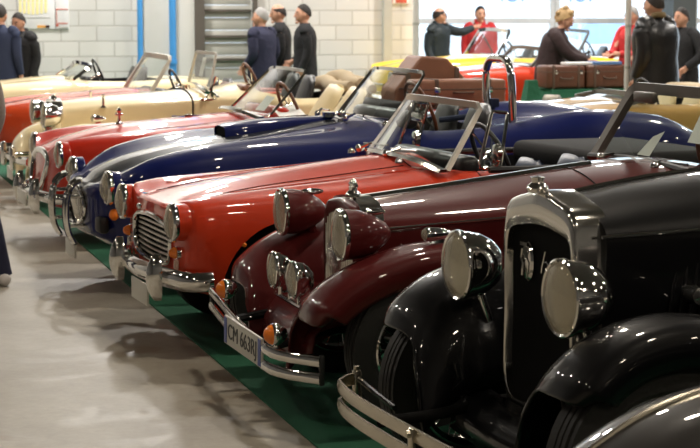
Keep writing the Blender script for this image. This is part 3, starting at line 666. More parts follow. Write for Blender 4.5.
def red_sports_car():
    r_ = car_root('sports_car', (1.66, 9.22), 3.5, 'bright red open roadster with slatted grille and chrome bumper, beside the burgundy car')
    pn = 'red_paint'; mats = (pn, 'black_leather')
    #        zb  wb   wm   zm   yc   zc   yv   zv   z0
    tab = {.065: (.33, .58, .665, .58, .54, .775, .36, .735, .735), .19: (.30, .62, .68, .56, .54, .795, .36, .76, .775), .5: (.24, .64, .69, .55, .54, .815, .34, .805, .84), .85: (.20, .64, .69, .55, .54, .835, .34, .84, .885),
           1.35: (.19, .64, .69, .55, .54, .865, .34, .89, .935), 1.5: (.19, .64, .69, .55, .54, .87, .34, .90, .94), 2.0: (.19, .64, .69, .55, .56, .855, .4, .88, .90), 2.6: (.22, .64, .69, .55, .55, .855, .36, .87, .88), 3.1: (.30, .60, .66, .55, .52, .80, .36, .80, .81), 3.35: (.36, .54, .60, .55, .48, .70, .3, .71, .71)}
    warp = lambda x, y, z: (x + (.03 * (abs(y) / .66)**2 - .015) * max(0, 1 - max(x, 0) / .5), y, z)
    body, surf, top = body_loft(tab, roadster_half, warp, mats=mats, root=r_, step=.05, nose=((-.014, .985), (-.032, .945), (-.042, .88), (-.045, .5)))
    cuts = [cyl_cut((.555, s * .62, .32), .355, .36, mats) for s in (1, -1)] + [cyl_cut((2.63, s * .62, .31), .33, .36, mats) for s in (1, -1)] + [box_cut((1.995, 0, 1.0), (1.07, 1.04, 1.2), mats, .12)]
    # grille mouth
    def gp(x): return [(x, y, z) for y, z in [(.36, .61), (.20, .645), (0, .655), (-.20, .645), (-.36, .61), (-.385, .55), (-.36, .465), (-.28, .435), (0, .425), (.28, .435), (.36, .465), (.385, .55)]]
    m = MB(); m.grid([gp(-.3), gp(.12)], 1, closev=True, cap0=True, cap1=True); cuts.append(m.build('cutter', mats, None, 0))
    cut(body, cuts)
    gx = lambda y: .0 + .03 * (abs(y) / .66)**2
    ring = cat([(gx(y) + .0, y, z) for _, y, z in gp(0)], 5, True)
    m = MB(); m.tube(ring, .013, 8, closed=True, up=(1, 0, 0)); g = m.build('grille', 'chrome', r_)
    m = MB()
    for k in range(8):
        z = .452 + k * .0255; hw = .365 if .47 < z < .6 else .335
        m.tube([(gx(y) + .02, y, z + .010 * (1 - (y / .37)**2) * (k - 3) / 4) for y in np.linspace(-hw, hw, 13)], prof=[(-.004, -.006), (.010, -.004), (.010, .004), (-.004, .006)])
    m.build('grille_slats', 'silver_frame', g)
    for s in (1, -1):
        headlamp(r_, (-.015, s * .545, .67), .088, pn, [(a * 1.4, b_) for a, b_ in LAMP], rimw=.015, dome=.5)
        m = MB(); m.lathe([(0, .0001), (.0, .032), (.02, .034), (.03, .034)], (.008, s * .50, .515), (1, 0, 0), 20); o = m.build('indicator', 'chrome', r_)
        m = MB(); m.lathe([(-.035, .0001), (-.03, .016), (-.012, .027), (0, .03)], (.005, s * .50, .515), (1, 0, 0), 16); m.build('amber_lens', 'amber', o)
        m = MB(); m.rbox((.008, s * .50, .455), (.02, .05, .05), .02); m.build('side_light', 'lens_glass', o)
        wheel(r_, (.555, s * .60, .295), .295, .14, s, wire=False); wheel(r_, (2.63, s * .60, .295), .295, .14, s, wire=False)
        sg = lambda p: Vector((p.x, -s * p.y * 1 if s > 0 else p.y, p.z))
        gap(r_, [sg(surf(x, .22)) + Vector((0, 0, .001)) for x in np.linspace(.12, 1.30, 16)]); 
        gap(r_, [sg(surf(1.62, t)) for t in np.linspace(.36, .78, 12)]); gap(r_, [sg(surf(2.35, t)) for t in np.linspace(.36, .78, 12)])
        m = MB(); m.tube([sg(surf(x, .30)) + Vector((0, 0, .004)) for x in np.linspace(.2, 1.4, 12)], .003, 6); m.build('side_bead', pn, r_)
    m = MB(); m.ball(surf(.30, .62) , (.012, .006, .012), 8); m.build('side_reflector', 'amber', r_)
    gap(r_, [top(1.33, y) + Vector((0, 0, .001)) for y in np.linspace(-.33, .33, 15)])
    bumper_with_overriders(r_, lambda y: -.085 + .10 * (abs(y) / .62)**2, .385, .62, (.33, -.42), .05, .235, wrap=.10)
    plate(r_, (-.11, -.22, .29), .34, .11, '', blue=False, size=.075)
    m = MB(); m.lathe([(0, .0001), (.002, .02), (.006, .022)], (0, 0, 0), (0, 0, 1), 14); m.v = [(x * .8 - .02, y, z + .762) for x, y, z in m.v]; m.ball((-.055, 0, .70), (.012, .045, .016), 10); m.build('bonnet_badge', 'chrome', r_)
    w, P = windscreen(r_, 1.43, 1.66, .885, 1.215, .58, .50, bow=.14, crown=.02, fr=.017, mat='silver_frame')
    m = MB(); m.tube([(1.40 - .10 * (1 - (y / .6)**2), y, .945 - .06 * (abs(y) / .6)**3) for y in np.linspace(-.60, .60, 15)], prof=[(-.03, -.006), (.03, -.006), (.02, .010), (-.02, .010)]); m.build('scuttle_strip', 'worn_chrome', r_)
    m = MB(); a = [P(.62, .12), P(.30, .12), P(.32, .55), P(.60, .60)]; m.add([p + Vector((.02, 0, 0)) for p in a], [(0, 1, 2, 3)]); m.build('windscreen_notice', 'white_paper', r_, 0)
    for y in (.30, -.12): wiper(r_, (1.34, y + .10, .965), (1.36, y - .22, .975), (1.28, y + .02, .945))
    m = MB()
    for y in (.45, -.45): m.lathe([(0, .022), (.015, .02), (.025, .01), (.03, .0001)], (1.25, y * .8, .915), (0, 0, 1), 12)
    m.build('washer_jets', 'chrome', r_)
    m = MB(); m.rbox((1.50, 0, 1.13), (.015, .16, .045), .012); m.build('mirror', 'chrome', r_)
    for s in (1, -1):
        m = MB(); q = [(1.61, s * .58, .90), (1.73, s * .58, .89), (1.79, s * .54, 1.175), (1.70, s * .54, 1.185)]
        m.tube([Vector(q[i]).lerp(Vector(q[(i + 1) % 4]), t) for i in range(4) for t in (.06, .5, .94)], .010, 8, closed=True, up=(0, 1, 0)); o = m.build('quarter_light', 'chrome', r_)
        m = MB(); m.add(q, [(0, 1, 2, 3)]); m.build('glass', 'car_glass', o, 0)
        m = MB(); m.rbox((1.72, s * .55, .93), (.05, .02, .07), .01); m.lathe([(0, .02), (.01, .045), (.03, .05), (.04, .03), (.045, .0001)], (1.70, s * .56, .97), (1, 0, 0), 16); m.build('door_mirror', 'chrome', r_)
        m = MB(); m.tube([(1.66, s * .60, .885), (1.95, s * .61, .885), (2.45, s * .59, .885)], .018, 8); m.build('door_capping', 'black_leather', r_)
    m = MB(); m.rbox((1.60, 0, .88), (.12, 1.0, .14), .04, n=3); m.build('dashboard', 'black_leather', r_)
    m = MB()
    for k in range(4): m.lathe([(0, .035), (.015, .035), (.016, .0001)], (1.665, .3 - k * .17, .90), (1, 0, 0), 16)
    m.build('instruments', 'chrome', r_)
    steering(r_, (1.82, -.27, .93), .19, R(25)); seat(r_, 2.18, -.27, .42, .90, mat='navy_leather'); seat(r_, 2.18, .27, .42, .84, mat='navy_leather')
    m = MB(); m.rbox((2.72, 0, .885), (.78, 1.14, .13), .05, n=4); m.build('folded_hood', 'black_canvas', r_, 60)
red_sports_car()

def blue_roadster():
    r_ = car_root('racing_roadster', (1.68, 11.2), 2.5, 'dark blue racing roadster with grey bonnet stripe and scoop, between the two red cars')
    pn = 'blue_paint'; mats = (pn, 'black_leather', 'stripe_shade_paint')
    tab = {.0: (.33, .46, .56, .52, .44, .68, .25, .66, .67), .07: (.28, .55, .64, .55, .55, .745, .32, .70, .725), .25: (.24, .62, .72, .55, .57, .835, .33, .775, .81), .65: (.20, .66, .76, .55, .58, .91, .34, .86, .90), 1.1: (.18, .66, .75, .55, .57, .94, .34, .925, .965), 1.7: (.18, .66, .74, .55, .56, .955, .36, 1.00, 1.03),
           2.1: (.18, .66, .74, .55, .58, .94, .42, .96, .98), 2.6: (.18, .68, .78, .58, .58, 1.0, .40, .95, .95), 3.1: (.20, .70, .82, .60, .60, 1.075, .40, .98, .97), 3.6: (.26, .66, .77, .60, .57, 1.03, .36, .95, .95), 4.0: (.34, .56, .66, .60, .48, .88, .3, .84, .85)}
    warp = lambda x, y, z: (x + (.09 * (abs(y) / .6)**2 - .06) * max(0, 1 - max(x, 0) / .6), y, z)
    body, surf, top = body_loft(tab, roadster_half, warp, mats=mats, root=r_, step=.05, nose=((-.03, .96), (-.055, .9), (-.07, .8), (-.08, .55)), stripe=(.27, 2, 1.6))
    cuts = [cyl_cut((.62, s * .68, .33), .36, .36, mats) for s in (1, -1)] + [cyl_cut((2.95, s * .70, .34), .37, .36, mats) for s in (1, -1)] + [box_cut((2.22, 0, 1.1), (.75, 1.04, 1.2), mats, .14)]
    def gp(x): return [(x, .28 * math.cos(t), .515 + .125 * math.sin(t)) for t in np.linspace(0, 2 * math.pi, 33)[:-1]]
    m = MB(); m.grid([gp(-.4), gp(.10)], 1, closev=True, cap0=True, cap1=True); cuts.append(m.build('cutter', mats, None, 0))
    cut(body, cuts)
    gx = lambda y: -.145 + .09 * (y / .6)**2
    m = MB(); m.tube([(gx(y), y, z) for _, y, z in gp(0)], .014, 8, closed=True, up=(1, 0, 0)); g = m.build('grille', 'chrome', r_)
    m = MB()
    for k in range(15):
        y = -.25 + k * .5 / 14; h_ = .12 * math.sqrt(max(0, 1 - (y / .28)**2)); m.tube([(gx(y) + .03, y, .515 - h_), (gx(y) + .015, y, .515), (gx(y) + .03, y, .515 + h_)], .005, 6)
    m.build('grille_slats', 'worn_chrome', g)
    # chrome nerf bars: two tall hoops with cross rods
    for y in (.27, -.22):
        m = MB(); h_ = [( -.19, .30), (-.22, .36), (-.235, .48), (-.22, .60), (-.19, .655), (-.15, .68)]
        m.tube([(a, y + .05, z) for a, z in h_] , .014, 8, sm=3); m.tube([(a, y - .05, z) for a, z in h_], .014, 8, sm=3)
        m.tube([(-.15, y + .05, .68), (-.14, y, .685), (-.15, y - .05, .68)], .014, 8); m.tube([(-.19, y + .05, .30), (-.18, y, .29), (-.19, y - .05, .30)], .014, 8)
        m.tube([(-.21, y, .40), (.05, y, .40)], .012, 8); m.tube([(-.21, y, .58), (.0, y, .58)], .012, 8); m.tube([(-.225, y + .05, .40), (-.225, y - .05, .40)], .012, 8); m.tube([(-.225, y + .05, .58), (-.225, y - .05, .58)], .012, 8)
        m.build('nerf_bar', 'chrome', r_)
    for s in (1, -1):
        headlamp(r_, (-.035, s * .575, .66), .093, pn, LAMP, rimw=.017, dome=.6)
        m = MB(); m.ball((-.01, s * .585, .50), (.03, .035, .035), 14); m.build('indicator', 'amber', r_)
        m = MB(); m.rbox((-.06, s * .46, .43), (.06, .16, .10), .02); m.build('brake_duct', 'trim_rubber', r_)
        wheel(r_, (.62, s * .655, .32), .32, .17, s); wheel(r_, (2.95, s * .68, .33), .33, .2, s)
        sg = lambda p: Vector((p.x, -s * p.y * 1 if s > 0 else p.y, p.z))
        gap(r_, [sg(surf(x, .20)) for x in np.linspace(.25, 1.5, 16)])
    gap(r_, [top(1.55, y) for y in np.linspace(-.33, .33, 13)])
    m = MB(); rows = []
    for x, w_, h_ in ((.80, .14, .055), (.84, .15, .062), (1.0, .155, .06), (1.25, .14, .042), (1.5, .11, .012), (1.56, .10, .0)):
        zt = top(x, 0).z; zb = top(x, w_).z - .01
        rows.append([(x, w_ * c, (zb + (zt + h_ - zb) * s_)) for c, s_ in ((-1, 0), (-.97, .55), (-.82, .9), (-.4, 1), (0, 1.02), (.4, 1), (.82, .9), (.97, .55), (1, 0))])
    m.grid(rows, 0); sc_ = m.build('bonnet_scoop', 'blue_paint', r_, 50)
    m = MB(); m.add([(x + .012, y * .92, z - .004) for x, y, z in rows[0]], [tuple(range(9))]); m.build('scoop_opening', 'dark_grille', sc_, 0)
    bumperplate = plate(r_, (-.17, -.02, .24), .32, .10, '', blue=False, size=.07)
    w, P = windscreen(r_, 1.80, 2.02, 1.03, 1.32, .55, .48, bow=.06, crown=.01, fr=.011, mat='chrome')
    for y in (.48, -.48):
        m = MB(); m.tube([(1.76, y, .99), (1.84, y, 1.08), (1.90, y * 1.02, 1.16)], .018, 8); m.ball((1.76, y, .99), .035, 12); m.build('screen_pillar', 'chrome', r_)
        wiper(r_, (1.62, y * .7 + .1, 1.05), (1.60, y * .7 - .15, 1.055), (1.55, y * .6, 1.03))
    m = MB(); m.rbox((1.58, -.12, 1.05), (.06, .05, .05), .02); m.lathe([(0, .04), (.03, .045), (.035, .0001)], (1.50, -.10, 1.03), (0, 0, 1), 16); m.build('filler_cap', 'chrome', r_)
    m = MB(); m.rbox((1.92, 0, 1.02), (.12, 1.0, .12), .05, n=3); m.build('dashboard', 'black_leather', r_)
    steering(r_, (2.08, -.25, 1.06), .2, R(22), 'wood'); seat(r_, 2.35, -.27, .55, 1.08); seat(r_, 2.35, .27, .55, 1.08)
    m = MB(); m.tube([(2.62, -.50, .92), (2.60, -.50, 1.30), (2.60, -.44, 1.385), (2.60, -.30, 1.40), (2.60, -.16, 1.385), (2.60, -.10, 1.30), (2.62, -.10, .92)], .026, 12, sm=5)
    m.build('roll_hoop', 'chrome', r_)
    m = MB(); m.tube([(2.35, .1, .98), (2.6, -.05, 1.02), (2.66, -.1, 1.08)], .02, 8); m.rbox((2.66, -.1, 1.1), (.06, .05, .06), .01); m.build('harness', 'denim', r_)
    m = MB(); m.lathe([(0, .05), (.02, .052), (.03, .035), (.045, .035), (.046, .0001)], (2.95, -.25, .965), (0, 0, 1), 18); m.build('fuel_cap', 'chrome', r_)
blue_roadster()

def crimson_roadster():
    r_ = car_root('classic_roadster', (1.69, 13.5), 2.5, 'deep red classic roadster with winged bonnet badge and raked windscreen, behind the blue car')
    pn = 'crimson_paint'; mats = (pn, 'black_leather')
    tab = {.0: (.30, .50, .62, .56, .53, .775, .32, .70, .715), .12: (.27, .58, .66, .56, .54, .80, .34, .745, .77), .5: (.22, .64, .71, .56, .55, .835, .35, .815, .86), 1.0: (.19, .66, .73, .56, .55, .86, .36, .86, .905), 1.5: (.19, .66, .73, .56, .56, .88, .38, .90, .94), 2.1: (.19, .66, .73, .56, .58, .86, .42, .88, .89), 2.7: (.2, .66, .74, .58, .57, .90, .40, .89, .90), 3.2: (.24, .66, .74, .58, .56, .89, .38, .875, .88), 3.8: (.36, .54, .62, .58, .46, .76, .3, .77, .78)}
    warp = lambda x, y, z: (x + (.06 * (abs(y) / .6)**2 - .05 + .10 * (z - .55)) * max(0, 1 - max(x, 0) / .5), y, z)
    body, surf, top = body_loft(tab, roadster_half, warp, mats=mats, root=r_, step=.06)
    cuts = [cyl_cut((.66, s * .66, .33), .36, .34, mats) for s in (1, -1)] + [cyl_cut((2.95, s * .66, .33), .36, .34, mats) for s in (1, -1)] + [box_cut((2.15, 0, 1.05), (.95, 1.06, 1.2), mats, .14)]
    def gp(x): return [(x + .18 * (z - .5), y, z) for y, z in [(.30, .62), (.18, .665), (0, .68), (-.18, .665), (-.30, .62), (-.27, .50), (-.20, .40), (0, .385), (.20, .40), (.27, .50)]]
    m = MB(); m.grid([gp(-.4), gp(.12)], 1, closev=True, cap0=True, cap1=True); cuts.append(m.build('cutter', mats, None, 0)); cut(body, cuts)
    m = MB(); m.tube(cat([(x - .105 + .06 * (y / .6)**2, y, z) for x, y, z in gp(0)], 4, True), .026, 10, closed=True, up=(1, 0, 0)); g = m.build('grille', 'chrome', r_)
    m = MB()
    for k in range(17):
        y = -.26 + k * .52 / 16; zl = .40 if abs(y) < .2 else .40 + (abs(y) - .2) * 1.4; m.tube([(-.08 + .18 * (zl - .5), y, zl), (-.08 + .18 * .15, y, .65 - abs(y) * .1)], .006, 6)
    m.build('grille_slats', 'chrome', g)
    for s in (1, -1):
        headlamp(r_, (-.03, s * .55, .68), .088, pn, LAMP, rimw=.016, dome=.5)
        sidelamp(r_, (-.04, s * .54, .53), .04, .032)
        wheel(r_, (.66, s * .63, .32), .32, .14, s); wheel(r_, (2.95, s * .63, .32), .32, .14, s)
        sg = lambda p: Vector((p.x, -s * p.y * 1 if s > 0 else p.y, p.z))
        gap(r_, [sg(surf(x, .24)) for x in np.linspace(.25, 1.4, 16)])
    # winged badge and mascot
    m = MB(); z0 = top(1.05, -.03).z
    m.ball((1.05, -.03, z0 + .006), (.035, .03, .014), 12)
    m.box((1.12, -.03, z0 + .008), (.16, .02, .008)); m.box((.98, -.03, z0 + .004), (.12, .016, .008)); m.build('winged_badge', 'chrome', r_)
    z1 = top(.50, 0).z
    m = MB(); m.lathe([(0, .035), (.01, .03), (.02, .012), (.08, .010), (.10, .02), (.115, .012), (.13, .0001)], (.52, .0, z1), (0, 0, 1), 14); m.rbox((.52, 0, z1 + .075), (.06, .02, .02), .006); m.build('bonnet_mascot', 'chrome', r_)
    bumper_with_overriders(r_, lambda y: -.17 + .08 * (abs(y) / .62)**2, .37, .64, (.36, -.36), .04, .26)
    plate(r_, (-.22, 0, .335), .40, .10, '', blue=False, size=.075)
    w, P = windscreen(r_, 1.55, 1.86, .94, 1.255, .55, .46, bow=.05, crown=.015, fr=.012, mat='chrome')
    m = MB(); m.tube([(1.47 - .08 * (1 - (y / .58)**2), y, .965 - .05 * (abs(y) / .58)**2) for y in np.linspace(-.58, .58, 13)], prof=[(-.035, -.006), (.035, -.006), (.02, .014), (-.02, .014)]); m.build('scuttle_strip', 'chrome', r_)
    m = MB(); m.add([p + Vector((.03, 0, 0)) for p in (P(-.25, .05), P(-.60, .05), P(-.58, .36), P(-.22, .38))], [(0, 1, 2, 3)]); m.build('windscreen_notice', 'white_paper', r_, 0)
    m = MB(); m.add([(1.62, -.35, .975), (1.60, -.60, .93), (1.80, -.62, .94), (1.80, -.36, 1.01)], [(0, 1, 2, 3)]); m.build('paper_sheet', 'white_paper', r_, 0)
    m = MB(); m.rbox((1.68, 0, .93), (.10, 1.0, .12), .05, n=3); m.build('dashboard', pn, r_)
    steering(r_, (1.78, -.28, .98), .2, R(22), 'wood'); seat(r_, 1.98, -.26, .5, 1.10, .48, 'cream_leather', .36); seat(r_, 1.98, .27, .5, 1.10, .48, 'cream_leather', .36)
    m = MB(); m.rbox((2.58, 0, .95), (.30, 1.05, .12), .05, n=4); m.build('tonneau', 'black_canvas', r_, 60)
    # luggage rack
    m = MB()
    for y in (-.35, -.12, .12, .35): m.tube([(2.78, y, .945), (3.6, y, .945)], .012, 8)
    for x in (2.8, 3.2, 3.6): m.tube([(x, -.38, .945), (x, .38, .945)], .012, 8)
    for x in (2.85, 3.5):
        for y in (-.3, .3): m.tube([(x, y, .86), (x, y, .945)], .01, 6)
    m.build('luggage_rack', 'chrome', r_)
    return r_
crimson_roadster()

def luggage():
    rz = R(2.5); base = Vector((1.69, 13.5, 0)); q = Matrix.Rotation(rz, 3, 'Z')
    def case(name, lx, ly, z, d, rzz, label, lean=0, grp=None):
        o = empty(name, base + q @ Vector((lx, ly, z)), rz + rzz, label, 'suitcase', grp)
        if lean: o.rotation_euler.y = lean
        m = MB(); m.rbox((0, 0, d[2] / 2), d, .025, n=3); b_ = m.build('case_body', 'tan_leather', o)
        m = MB(); m.rbox((0, 0, d[2] * .62), (d[0] + .006, d[1] + .006, .012), .004); m.build('case_seam', 'strap', o)
        for sx in (-.3, .3):
            m = MB(); m.rbox((d[0] * sx, 0, d[2] / 2), (.035, d[1] + .012, d[2] + .012), .008); st = m.build('case_strap', 'strap', o)
            m = MB(); m.rbox((d[0] * sx, -d[1] / 2 - .01, d[2] * .6), (.05, .01, .045), .004); m.build('buckle', 'chrome', st)
        m = MB(); m.tube([(-.08, -d[1] / 2, d[2] * .5), (-.07, -d[1] / 2 - .035, d[2] * .5), (.07, -d[1] / 2 - .035, d[2] * .5), (.08, -d[1] / 2, d[2] * .5)], .01, 8, sm=3); m.build('handle', 'strap', o)
        return o
    case('suitcase', 3.20, -.16, .972, (.74, .30, .20), 0, 'brown leather suitcase with straps, front of the pair on the red roadster\'s luggage rack')
    # larger trunk with sloping lid behind
    o = empty('travel_trunk', base + q @ Vector((3.10, .24, .962)), rz, 'large tan leather travel trunk with sloping lid on the red roadster\'s luggage rack', 'trunk')
    L = .66; prof = [(-L / 2, 0), (L / 2, 0), (L / 2, .16), (.12, .37), (-.10, .39), (-L / 2, .12)]
    m = MB(); rows = [[(x, y, z) for x, z in prof] for y in (-.17, .17)]; m.grid(rows, closev=True, cap0=True, cap1=True); b_ = m.build('trunk_body', 'tan_leather', o, 0)
    md = b_.modifiers.new('b', 'BEVEL'); md.width = .02; md.segments = 3
    for k, (x0, x1) in enumerate(((-.22, -.22), (.2, .2))):
        m = MB(); z = np.interp(x0, [-L / 2, -.10, .12, L / 2], [.12, .39, .37, .16]); m.rbox((x0, 0, z + .004), (.04, .34, .01), .003, ry=(-.85 if x0 < 0 else .55)); m.rbox((x0, -.175, z / 2), (.04, .012, z), .003); m.build('trunk_strap', 'strap', o)
    m = MB(); m.tube([(-.30, -.18, .13), (.31, -.18, .16)], .008, 6); m.build('trunk_seam', 'strap', o)
luggage()

def cream_car():
    r_ = car_root('vintage_roadster', (2.03, 16.2), 1.0, 'cream vintage roadster with chrome headlamps and small folding windscreen')
    cp = 'cream_paint'; mats = (cp, 'black_leather')
    tab = {.06: (.38, .20, .24, .82, .905), .6: (.38, .28, .33, .86, .955), 1.20: (.36, .38, .46, .90, 1.00), 1.5: (.34, .50, .56, .92, 1.02), 1.75: (.33, .56, .60, .92, 1.06), 2.2: (.32, .58, .62, .86, .98), 2.8: (.34, .55, .60, .90, .98), 3.2: (.42, .48, .52, .80, .90)}
    body, surf, top = body_loft(tab, vintage_half, mats=mats, root=r_, nose=((-.002, .98),), step=.06)
    cut(body, [box_cut((2.22, 0, 1.05), (.85, .98, 1.0), mats)])
    oo = [(0, .36), (.17, .36), (.21, .42), (.225, .62), (.235, .82), (.20, .90), (.10, .925), (0, .935)]; ii = [(0, .38), (.15, .38), (.185, .44), (.195, .62), (.20, .78), (.165, .84), (.09, .855), (0, .86)]
    mir = lambda q: q + [(-y, z) for y, z in q[-2:0:-1]]
    shell(r_, -.02, .10, mir(oo), mir(ii), 'chrome', slats=11, slatmat='crimson_paint', core='crimson_paint')
    cap_mascot(r_, (.03, 0, .925), 'chrome', False)
    for s in (1, -1):
        headlamp(r_, (-.10, s * .37, .80), .105, 'chrome', BOWL); m = MB(); m.tube([(-.03, s * .37, .70), (.0, s * .37, .62), (.04, s * .24, .60)], .016, 8); m.build('lamp_bracket', 'chrome', r_)
        path = [(-.27, .36), (-.26, .50), (-.17, .61), (-.02, .68), (.2, .73), (.42, .71), (.65, .60), (.88, .45), (1.1, .36), (1.3, .33)]
        fender(r_, path, .60, FPROF, s, cp, name='front_fender')
        fender(r_, [(1.95, .34), (2.05, .50), (2.2, .68), (2.4, .77), (2.6, .76), (2.78, .64), (2.88, .45)], .62, [(.11, .14), (.13, .07), (.10, .02), (0, 0), (-.12, .03), (-.2, .1)], s, cp, name='rear_fender')
        m = MB(); m.rbox((1.6, s * .64, .33), (.8, .22, .03), .01); m.build('running_board', cp, r_)
        wheel(r_, (.2, s * .60, .32), .32, .13, s); wheel(r_, (2.5, s * .62, .32), .32, .13, s)
        sidelamp(r_, (.28, s * .58, .78), .12, .035)
        sg = lambda p: Vector((p.x, -s * p.y * 1 if s > 0 else p.y, p.z))
        gap(r_, [sg(surf(1.20, t)) for t in np.linspace(0, .8, 20)], .009)
        m = MB(); m.lathe([(0, .03), (.02, .012), (.09, .012), (.11, .02), (.12, .0001)], (.42, s * .33, .86), (0, 0, 1), 12); m.build('bonnet_catch', 'chrome', r_)
    m = MB(); m.tube([(-.30, .66, .42), (-.36, .4, .42), (-.36, -.4, .42), (-.30, -.66, .42)], prof=[(-.006, -.035), (.012, -.02), (.012, .02), (-.006, .035)], sm=4); m.build('bumper', 'chrome', r_)
    for y in (.32, -.32):
        m = MB(); m.rbox((-.385, y, .43), (.05, .07, .22), .025, n=4); m.tube([(-.36, y, .42), (.1, y, .42)], .02, 8); m.build('overrider', 'chrome', r_, 60)
    plate(r_, (-.37, 0, .28), .34, .11, '', blue=False, size=.075)
    # aero screen with side posts standing on the scuttle
    w, P = windscreen(r_, 1.36, 1.43, 1.03, 1.33, .46, .40, bow=0, crown=0, fr=.014, mat='silver_frame')
    m = MB(); m.tube([(1.32 - .03 * (1 - (y / .5)**2), y, 1.05 - .30 * abs(y)**2.2) for y in np.linspace(-.50, .50, 13)], prof=[(-.02, -.01), (.02, -.01), (.02, .014), (-.02, .014)]); m.build('scuttle_strip', 'chrome', r_)
    m = MB(); m.add([p + Vector((.03, 0, 0)) for p in (P(.5, .28), P(.15, .28), P(.15, .85), P(.5, .85))], [(0, 1, 2, 3)]); m.build('windscreen_notice', 'white_paper', r_, 0)
    for s in (1, -1):
        m = MB(); m.tube([(1.38, s * .47, .93), (1.36, s * .47, 1.02), (1.42, s * .46, 1.12)], .018, 8); m.rbox((1.37, s * .50, .925), (.22, .04, .025), .008); m.tube([(1.30, s * .5, .93), (1.36, s * .48, 1.0), (1.44, s * .5, .93)], .012, 8); m.build('screen_bracket', 'chrome', r_)
    m = MB(); m.rbox((1.70, 0, 1.0), (.1, .9, .1), .04, n=3); m.build('dashboard', 'wood', r_)
    steering(r_, (1.80, -.26, 1.05), .2, R(22), 'wood'); seat(r_, 2.20, -.26, .6, 1.10); seat(r_, 2.20, .26, .6, 1.10)
    # folded canvas hood in loose rolls
    m = MB()
    for k, (x, z, r1) in enumerate(((2.62, 1.02, .07), (2.74, 1.06, .08), (2.86, 1.02, .07), (2.74, .98, .09))):
        pts = [(x + .02 * math.sin(9 * y + k * 2), y, z + .02 * math.sin(7 * y + k)) for y in np.linspace(-.58, .58, 12)]; m.tube(pts, [r1 * .6, r1, r1 * 1.1, r1, r1 * .6], 12)
    m.build('folded_hood', 'tan_canvas', r_, 70)
cream_car()

def simple_roadster(name, mid, yaw, label, pn, scale=(1, 1, 1), screen='chrome', flip=0, hood=None, seatm='black_leather', lamps=True, low=0, sc_h=.3, tall=0):
    r_ = car_root(name, mid, yaw, label); r_.rotation_euler.z += flip; mats = (pn, 'black_leather')
    t = tall
    tab = {.0: (.32, .55, .66, .56, .54, .78 + t, .36, .73 + t, .74 + t), .15: (.28, .62, .70, .56, .55, .81 + t, .36, .77 + t, .79 + t), .6: (.22, .66, .73, .56, .56, .85 + t, .36, .83 + t, .86 + t), 1.4: (.20, .66, .73, .56, .56, .88 + t, .36, .90 + t, .93 + t), 2.1: (.2, .66, .73, .56, .58, .86 + t, .42, .88 + t, .89 + t), 2.8: (.22, .66, .73, .57, .57, .89 + t, .38, .88 + t, .88 + t), 3.4: (.30, .60, .68, .57, .54, .85 + t, .36, .85 + t, .85 + t), 3.7: (.38, .54, .60, .57, .46, .74 + t, .3, .75 + t, .75 + t)}
    body, surf, top = body_loft(tab, roadster_half, lambda x, y, z: (x + .05 * (abs(y) / .6)**2 * max(0, 1 - max(x, 0) / .5), y, z), mats=mats, root=r_, step=.08)
    cut(body, [cyl_cut((x, s * .66, .33), .36, .34, mats) for s in (1, -1) for x in (.66, 2.9)] + [box_cut((2.1, 0, 1.05 + t), (.95, 1.06, 1.2), mats, .14)])
    for s in (1, -1):
        headlamp(r_, (-.035, s * .55, .67 + t * .6), .09, pn, LAMP, rimw=.016, dome=.5)
        wheel(r_, (.66, s * .63, .32), .32, .14, s); wheel(r_, (2.9, s * .63, .32), .32, .14, s)
        m = MB(); m.ball((-.02, s * .5, .52), (.03, .035, .035), 12); m.build('indicator', 'amber', r_)
        gap(r_, [Vector((p.x, -s * p.y if s > 0 else p.y, p.z)) for p in [surf(x, .22) for x in np.linspace(.2, 1.35, 12)]])
    m = MB(); m.tube([(-.06 + .0 * y, y, .60 + t * .5 - .0 * y) for y in np.linspace(-.3, .3, 9)] , .012, 6); 
    for k in range(4): m.tube([(-.055, y, .46 + k * .035) for y in np.linspace(-.3, .3, 9)], .007, 6)
    m.build('grille', 'chrome', r_)
    bumper_with_overriders(r_, lambda y: -.14 + .08 * (abs(y) / .62)**2, .40, .63, (.30, -.30), .045, .24)
    windscreen(r_, 1.5, 1.72, .90 + t, .90 + t + sc_h, .64, .60, bow=.06, mat=screen, fr=.026)
    m = MB(); m.rbox((1.68, 0, .87 + t), (.12, 1.0, .12), .05, n=3); m.build('dashboard', 'black_leather', r_)
    steering(r_, (1.86, -.28, .94 + t), .19, R(22)); seat(r_, 2.25, -.28, .45 + t, 1.0 + t, mat=seatm); seat(r_, 2.25, .28, .45 + t, 1.0 + t, mat=seatm)
    if hood:
        m = MB(); m.rbox((2.62, 0, .97 + t), (.36, 1.08, .15), .06, n=4); m.build('folded_hood', hood, r_, 60)
    return r_, top
r_, top = simple_roadster('sports_car', (1.70, 18.35), 2, 'orange-red open sports car with chrome framed windscreen between the two cream cars', 'orange_paint', screen='silver_frame', sc_h=.34)
r_, top = simple_roadster('sports_car', (1.35, 21.3), 1, 'pale cream open sports car nearest the block wall, farthest in the row', 'cream_paint', sc_h=.16, tall=.03)

